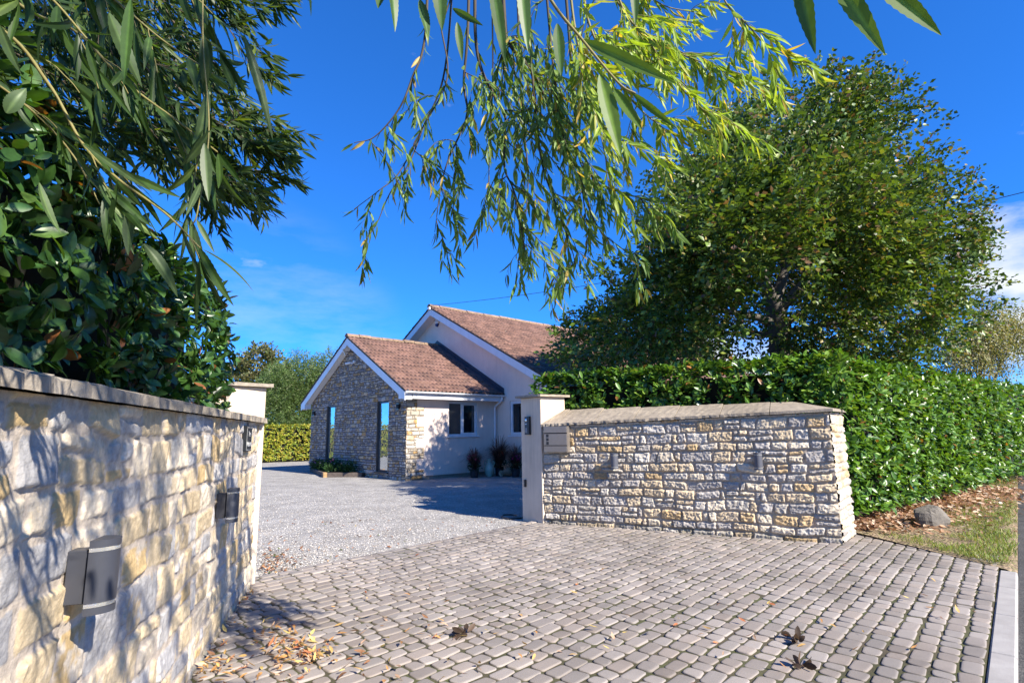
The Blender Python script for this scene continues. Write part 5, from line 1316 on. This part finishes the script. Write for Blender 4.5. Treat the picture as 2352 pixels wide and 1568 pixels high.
# -- boughs on the right, sunlight painted in as yellow-green leaf tones
for pts, r0_, ns, ls in [
 ([(1380, -400, 2.3), (1440, -60, 2.3), (1560, 120, 2.3), (1700, 220, 2.25), (1850, 290, 2.2), (2080, 360, 2.2)], .007, 24, .26),
 ([(1420, -400, 2.1), (1480, 0, 2.1), (1620, 200, 2.1), (1740, 360, 2.05), (1800, 450, 2.0), (1920, 560, 2.0)], .006, 22, .26),
 ([(1300, -300, 2.2), (1320, 60, 2.2), (1420, 300, 2.2), (1520, 460, 2.2), (1640, 580, 2.2), (1760, 660, 2.2)], .007, 24, .28),
 ([(1480, -400, 2.5), (1560, -100, 2.5), (1680, 20, 2.5), (1840, 60, 2.5)], .006, 16, .24),
 ([(1220, -300, 2.0), (1260, 100, 2.0), (1320, 380, 2.0), (1380, 600, 2.0), (1420, 800, 2.0)], .006, 22, .28),
 ([(1900, -400, 2.0), (1980, -20, 2.0), (2070, 90, 2.0), (2160, 190, 2.0), (2240, 300, 2.0)], .004, 9, .20),
]:
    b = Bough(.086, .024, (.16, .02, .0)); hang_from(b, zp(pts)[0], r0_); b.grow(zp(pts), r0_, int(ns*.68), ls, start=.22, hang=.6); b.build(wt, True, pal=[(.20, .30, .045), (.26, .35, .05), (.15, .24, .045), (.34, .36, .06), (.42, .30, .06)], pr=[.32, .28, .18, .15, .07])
# -- left curtain: dense boughs sweeping down to the right
def dp(lst): return [at(x, y, d) for x, y, d in lst]
lefts = [
 ([(-300, -500, 2.4), (60, -150, 2.4), (260, 120, 2.4), (430, 300, 2.4), (560, 400, 2.4), (670, 450, 2.4)], .008, 26, .34),
 ([(-100, -500, 2.3), (150, -150, 2.3), (330, 80, 2.3), (470, 250, 2.3), (560, 330, 2.3), (640, 370, 2.3)], .008, 26, .34),
 ([(100, -500, 2.5), (300, -150, 2.5), (430, 60, 2.5), (520, 200, 2.5), (590, 300, 2.5), (640, 340, 2.5)], .007, 22, .30),
 ([(250, -500, 2.3), (420, -150, 2.3), (520, 20, 2.3), (580, 110, 2.3), (630, 200, 2.3)], .006, 14, .24),
 ([(420, -500, 2.4), (560, -150, 2.4), (600, 0, 2.4), (640, 30, 2.4), (690, 20, 2.4)], .005, 7, .18),
 ([(-500, -300, 2.2), (-100, 0, 2.2), (150, 200, 2.2), (320, 330, 2.2), (470, 420, 2.2), (560, 470, 2.2)], .008, 26, .34),
 ([(-500, -500, 2.0), (-100, -150, 2.0), (120, 60, 2.0), (280, 220, 2.0), (400, 340, 2.0), (480, 440, 2.0)], .008, 24, .32),
 ([(-200, -500, 1.8), (60, -200, 1.8), (220, 0, 1.8), (360, 160, 1.8), (450, 290, 1.8)], .007, 22, .30),
 ([(-600, -200, 1.9), (-200, 60, 1.9), (60, 220, 1.9), (220, 340, 1.9), (330, 430, 1.9)], .007, 22, .30),
 ([(-100, -500, 2.8), (200, -200, 2.8), (380, 20, 2.8), (490, 160, 2.8), (560, 260, 2.8), (610, 340, 2.8)], .007, 24, .36),
 ([(-300, -300, 2.8), (60, 0, 2.8), (280, 200, 2.8), (430, 320, 2.8), (560, 430, 2.8)], .007, 24, .36),
 ([(-420, -500, 2.9), (-280, -150, 2.9), (-150, 60, 2.9), (-40, 210, 2.9), (60, 330, 2.9)], .006, 24, .40),
 ([(-330, -500, 3.0), (-190, -150, 3.0), (-60, 60, 3.0), (50, 210, 3.0), (150, 320, 3.0)], .006, 24, .40),
 ([(-240, -500, 2.7), (-100, -150, 2.7), (30, 60, 2.7), (140, 210, 2.7), (240, 320, 2.7)], .006, 24, .40),
 ([(-150, -500, 3.1), (-10, -150, 3.1), (120, 60, 3.1), (230, 210, 3.1), (330, 290, 3.1)], .006, 24, .40),
 ([(-60, -500, 2.9), (80, -150, 2.9), (210, 60, 2.9), (320, 210, 2.9), (420, 250, 2.9)], .006, 24, .40),
 ([(40, -500, 3.0), (180, -150, 3.0), (310, 60, 3.0), (420, 210, 3.0), (520, 210, 3.0)], .006, 24, .40),
 ([(-500, -500, 2.6), (-360, -150, 2.6), (-230, 60, 2.6), (-120, 210, 2.6), (-20, 420, 2.6)], .006, 24, .40),
 ([(-560, -500, 2.3), (-420, -150, 2.3), (-290, 60, 2.3), (-180, 210, 2.3), (-80, 440, 2.3)], .006, 24, .40),

]
lefts = [([(x-48, y-34 if y > 0 else y, d) for x, y, d in p_], a_, b_, c_) for p_, a_, b_, c_ in lefts]
for pts, r0_, ns, ls in lefts:
    b = Bough(.088, .023, (.22, .02, .03)); hang_from(b, dp(pts)[0], r0_, True); b.grow(dp(pts), r0_, int(ns*1.75), ls*.74, start=.12, hang=.30); b.build(wt, pal=[(.042, .076, .020), (.055, .095, .024), (.034, .06, .018), (.10, .14, .03)], pr=[.4, .3, .2, .1])  # leaf tones darkened to paint in the shade on the left boughs
# near boughs with big leaves
for pts, r0_, ns, ls in [
 ([(-300, -300, 1.05), (40, 0, 1.05), (180, 140, 1.05), (300, 260, 1.02), (420, 350, 1.0), (510, 420, .98)], .0035, 9, .16),
 ([(-300, -60, .95), (0, 130, .95), (120, 260, .93), (200, 400, .92), (280, 480, .9), (390, 560, .9), (470, 640, .9)], .0035, 8, .14),
 ([(-200, -400, 1.2), (120, -100, 1.2), (260, 60, 1.2), (380, 160, 1.2), (500, 240, 1.2)], .0035, 9, .18),
 ([(300, -300, 1.0), (420, -60, 1.0), (470, 120, .98), (480, 260, .97), (470, 400, .96), (440, 560, .95)], .003, 4, .08),
 ([(-300, 60, 1.1), (-60, 220, 1.1), (90, 330, 1.1), (180, 430, 1.1), (240, 540, 1.1)], .003, 8, .14),
 ([(-200, -300, .85), (30, -60, .85), (120, 60, .85), (210, 160, .84)], .003, 6, .12),
]:
    b = Bough(.110, .034, (.10, 0, -.03)); b.grow(dp([(x-10, y-70 if y > 0 else y, d) for x, y, d in pts]), r0_, max(3, int(ns*.6)), ls*.7, start=.2, sub=0, leaf_from=.12, hang=.5); b.build(wt, True, T_WILLOW_BIG, .070, pal=[(.040, .080, .020), (.052, .10, .024), (.034, .065, .02), (.09, .14, .035)], pr=[.4, .3, .2, .1], mid=.7)  # dark palette carries the shade on these near leaves as well
# near twig with large lit leaves, and single leaves at the top edge
nb = Bough(.11, .04)
nb.mb.tube(bez(dp([(1180, -160, .80), (1265, 0, .78), (1336, 90, .76), (1420, 190, .74), (1460, 215, .74)]), 8), np.linspace(.0026, .0012, 33), 6)
# (base px, tip px, distance, half width in px)
big = [((1336, 92, .76), (1560, 192, .72), 17), ((1378, 172, .75), (1428, 360, .73), 22), ((1280, 55, .77), (1290, 178, .76), 15), ((1410, 205, .74), (1476, 300, .73), 13), ((1450, 212, .74), (1560, 300, .76), 9),
       ((1128, -60, .72), (1162, 150, .72), 16), ((1195, -70, .75), (1212, 125, .74), 17), ((1455, -60, .7), (1460, 60, .7), 12), ((1005, -70, .8), (1016, 70, .8), 20), ((895, -60, .8), (915, 70, .78), 14), ((965, 0, .82), (985, 88, .8), 14), ((1040, 20, .8), (1110, 60, .8), 9), ((1050, 52, .84), (1062, 140, .84), 10),
       ((1826, -90, .62), (1872, 124, .60), 22), ((1900, -80, .60), (2034, 128, .58), 24), ((1985, -60, .58), (2178, 78, .56), 24), ((700, -60, .9), (722, 40, .9), 9), ((300, 0, .7), (285, 200, .68), 15), ((880, -50, .8), (868, 20, .8), 16)]
P_, D_b, N_b, L_b, W_b, C_b = [], [], [], [], [], []
for i, (a, b_, hw) in enumerate(big):
    A, B = at(*a), at(*b_); d = B-A; v = nrm((A+B)/2-CAM)
    P_.append(A); D_b.append(d); N_b.append(-v+r.normal(0, .25, 3)+[0, 0, .3]); L_b.append(np.linalg.norm(d)); W_b.append(hw*.95/F_*(a[2]+b_[2])/2)
    C_b.append(np.array([.11, .19, .03]) if i in (0, 1, 3, 4, 14, 15) else np.array([.06, .12, .03]))  # brighter green paints the sunlit leaves, darker green the shaded ones
b = nb.mb.build('bough', M['twig_green'], wt, True)
f = put('foliage', [leaves(np.array(P_), np.array(D_b), np.array(N_b), np.array(L_b), np.array(W_b), np.array(C_b), T_WILLOW_BIG, .15*r.uniform(-.3, 1, len(P_)), .8)], M['leaf_willow'], None); child(f, b)
# hanging pale twisted leaves in front of the dark hedge
hang = [((468, 80, .95), (470, 230, .95), 14), ((478, 210, .95), (450, 380, .94), 15), ((484, 300, .94), (420, 395, .93), 14), ((470, 330, .93), (480, 470, .92), 16), ((462, 420, .92), (425, 500, .91), 9), ((440, 505, .93), (440, 640, .92), 9), ((452, 505, .93), (492, 580, .92), 8), ((430, 500, .92), (428, 615, .92), 9), ((300, 480, .9), (290, 590, .9), 17), ((330, 560, .9), (430, 670, .9), 18), ((560, 80, 1.0), (640, 310, .98), 14), ((505, 130, 1.0), (620, 190, .98), 9), ((250, 30, .8), (310, 180, .78), 20), ((190, 330, .85), (400, 485, .85), 10), ((90, 420, .9), (120, 560, .9), 13), ((0, 60, .6), (40, 170, .6), 16), ((15, 260, .75), (60, 190, .75), 22)]
P_, D_b, N_b, L_b, W_b = [], [], [], [], []
for (a, b_, hw) in hang:
    A, B = at(*a), at(*b_); v = nrm((A+B)/2-CAM); P_.append(A); D_b.append(B-A); N_b.append(v*r.uniform(-1, 1)+r.normal(0, .3, 3)); L_b.append(np.linalg.norm(B-A)); W_b.append(.8*hw/F_*a[2])
mb = MB(); mb.tube(bez(dp([(470, -200, 1.0), (466, 80, .95), (480, 300, .94), (455, 480, .925), (440, 520, .93)]), 8), .0013, 5)
b = mb.build('bough', M['twig_green'], wt, True)
f = put('foliage', [leaves(np.array(P_), np.array(D_b), np.array(N_b), np.array(L_b), np.array(W_b), np.array([[.075, .12, .045]])*r.uniform(.8, 1.2, (len(P_), 1)), T_WILLOW_BIG, r.uniform(-.5, .7, len(P_)), .8)], M['leaf_willow'], None); child(f, b)
# crown overhead, above the camera: it shades the near wall and the left boughs
for k in range(13):
    a = np.array([r.uniform(-.7, 2.3), r.uniform(-1.9, .1), r.uniform(3.6, 4.7)])
    b = Bough(.095, .022, (.1, .05, 0)); d = nrm(np.array([r.normal(0, 1), r.normal(.1, .6), -.35])); b.grow([a-d*.7+[0, 0, .25], a-d*.3+[0, 0, .1], a, a+d*.35-[0, 0, .12], a+d*.6-[0, 0, .35]], .006, 15, .36, start=.1, hang=.6); b.build(wt)

# ================================================================== GROUND LITTER
r = np.random.default_rng(201)
def litter(name, P, L, W, pal, pr, kind, label, curl=.8, mat='leaf_dead', tmpl=T_WILLOW, cat='fallen leaves'):
    n = len(P); a = r.uniform(0, 2*pi, n); D = np.stack([np.cos(a), np.sin(a), r.normal(.05, .16, n)], -1)
    N = np.stack([r.normal(0, .35, n), r.normal(0, .35, n), np.ones(n)], -1)
    C = np.array(pal)[r.choice(len(pal), n, p=pr)]*r.uniform(.7, 1.3, (n, 1)); LL_s = L*r.uniform(.5, 1.2, n)
    o_ = put(name, [leaves(P, D, N, LL_s, W*LL_s/L*r.uniform(.8, 1.3, n), C, tmpl, r.uniform(-1, 1, n)*curl)], M[mat])
    return tag(o_, label, cat, None, kind)
pts = []
def scat(px, py, sx, sy, n):
    for _ in range(n):
        p = G(px+r.normal(0, sx), min(1640, py+r.normal(0, sy))); pts.append(p+[0, 0, .024+r.random()*.02])
scat(645, 1465, 22, 16, 60); scat(705, 1502, 32, 16, 95); scat(690, 1535, 40, 14, 40); scat(590, 1470, 30, 30, 22); scat(500, 1540, 30, 18, 50); scat(800, 1480, 140, 60, 55); scat(1100, 1450, 320, 90, 80); scat(1500, 1420, 380, 80, 45); scat(2000, 1430, 200, 80, 22); scat(650, 1560, 140, 25, 50)
for k in range(70):
    t_ = r.random(); p = WL0+dL*(3.4+2.4*t_)+nL*abs(r.normal(.05, .07)); pts.append(p+[0, 0, .022+r.random()*.03])
PAL_F = [(.42, .22, .08), (.50, .32, .12), (.38, .14, .06), (.55, .42, .14), (.45, .30, .20), (.20, .10, .05)]; PR_F = [.25, .25, .15, .12, .15, .08]
litter('fallen_leaves', np.array(pts)[r.random(len(pts)) < .78], .066, .009, PAL_F, PR_F, 'stuff', 'scattered orange and tan fallen willow leaves on the block paving')
pts = []
for k in range(260):
    p = G(r.uniform(590, 1150), r.uniform(1190, 1335))
    if np.dot(p-GB, E2) < -.02: pts.append(p+[0, 0, .012])
for k in range(170):
    p = G(600+abs(r.normal(0, 45)), 1295+r.normal(0, 18))
    if np.dot(p-GB, E2) < -.02: pts.append(p+[0, 0, .015])
litter('fallen_leaves', np.array(pts), .055, .011, [(.22, .10, .05), (.32, .16, .08), (.40, .26, .14), (.10, .13, .03)], [.4, .3, .2, .1], 'stuff', 'small brown leaves lying on the gravel inside the gateway')
pts = []
for k in range(5200):
    u_ = r.uniform(0, 26)**1.0 if r.random() < .25 else r.uniform(0, 7); w_ = abs(r.normal(0, .5)); p = hB0+dB*(u_-.3)+nB*(w_-.25); zz = .03+.04*vnoise(p[:1], p[1:2], 1.7, 5)[0]
    pts.append([p[0], p[1], .045+r.random()*.045])
litter('fallen_leaves', np.array(pts), .085, .022, [(.32, .17, .10), (.44, .27, .16), (.54, .38, .26), (.22, .11, .06), (.58, .47, .36)], [.28, .27, .2, .15, .10], 'stuff', 'brown leaf litter banked under the foot of the bright hedge', tmpl=T_ROUND)
# grass blades on the verge
n = 16000; s = r.random((n, 1))**1.3; v = r.beta(2.6, 1.2, (n, 1))
near = np.array([4.45, 7.2, 0])*(1-v)+(VE0+E1*.03)*v; P = near+E1*s*16-E2*((1-v)*s*.5); P[:, 2] = .03
k = vnoise(P[:, 0], P[:, 1], 2.2, 77, 3) > -.02-.25*s[:, 0]; P = P[k]; n = len(P)
D = np.stack([r.normal(0, .5, n), r.normal(0, .5, n), np.ones(n)], -1)
o = put('grass', [leaves(P, D, r.normal(0, 1, (n, 3)), r.uniform(.03, .085, n), .0035, np.array([(.17, .25, .04), (.24, .29, .06), (.34, .29, .13)])[r.choice(3, n, p=[.45, .3, .25])]*r.uniform(.7, 1.3, (n, 1)), T_ROUND, .5)], M['leaf_far'])
tag(o, 'thin patchy grass on the verge between hedge and kerb', 'grass', None, 'stuff')
# pebbles: loose stones near the gateway edge of the gravel
n = 24000; P = []
for k in range(n):
    p = G(r.uniform(575, 1225), r.uniform(1120, 1345)**1.0)
    e_ = np.dot(p-GB, E2)
    if e_ < -.01: P.append(p)
    elif e_ < .9 and r.random() < .055*math.exp(-e_*3): P.append(p+[0, 0, .016])
P = np.array(P); n = len(P); sz = r.uniform(.004, .011, n)*(1+.0*P[:, 1])
oc = np.array([[1, 0, 0], [0, 1, 0], [-1, 0, 0], [0, -1, 0], [0, 0, .8], [0, 0, -.3]]); of = np.array([[0, 1, 4], [1, 2, 4], [2, 3, 4], [3, 0, 4]])
a = r.uniform(0, pi, n); R2 = np.stack([np.stack([np.cos(a), -np.sin(a)], -1), np.stack([np.sin(a), np.cos(a)], -1)], 1)
V = np.tile(oc, (n, 1, 1)).astype(float)*sz[:, None, None]*r.uniform(.6, 1.4, (n, 1, 3)); V[..., :2] = np.einsum('nij,nkj->nki', R2, V[..., :2]); V += P[:, None]
cc = np.array([(.22, .205, .195), (.36, .34, .32), (.46, .43, .40), (.54, .51, .48), (.30, .26, .22)])[r.integers(0, 5, n)]*r.uniform(.8, 1.1, (n, 1))
o = mesh('loose_gravel', V.reshape(-1, 3), [(of[None]+(np.arange(n)*6)[:, None, None]).reshape(-1, 3)], M['pebble'], None, np.repeat(cc, 6, 0), False); tag(o, 'loose grey gravel chippings along the paving edge', 'gravel', None, 'stuff')
# dried leaf clumps
for (px, py, lab) in ((1069, 1462, 'shrivelled dark leaf clump on the paving, left of centre'), (1830, 1480, 'dry grey dead leaf clump on the paving at lower right'), (1840, 1538, 'dark curled dead leaf clump at the bottom edge, lower right')):
    c = G(px, py)+[0, 0, .03]; n = 9; D = r.normal(0, 1, (n, 3))*[1, 1, .5]; D[:, 2] = abs(D[:, 2])
    o = put('dead_leaf', [leaves(c+r.normal(0, .02, (n, 3))*[1, 1, .4], D, r.normal(0, 1, (n, 3)), r.uniform(.05, .10, n), .018, np.array([[.09, .06, .04]])*r.uniform(.5, 1.4, (n, 1)), T_LAUREL, r.uniform(-1, 1, n))], M['leaf_dead']); tag(o, lab, 'dead leaf', 'dead leaf clumps on the paving')
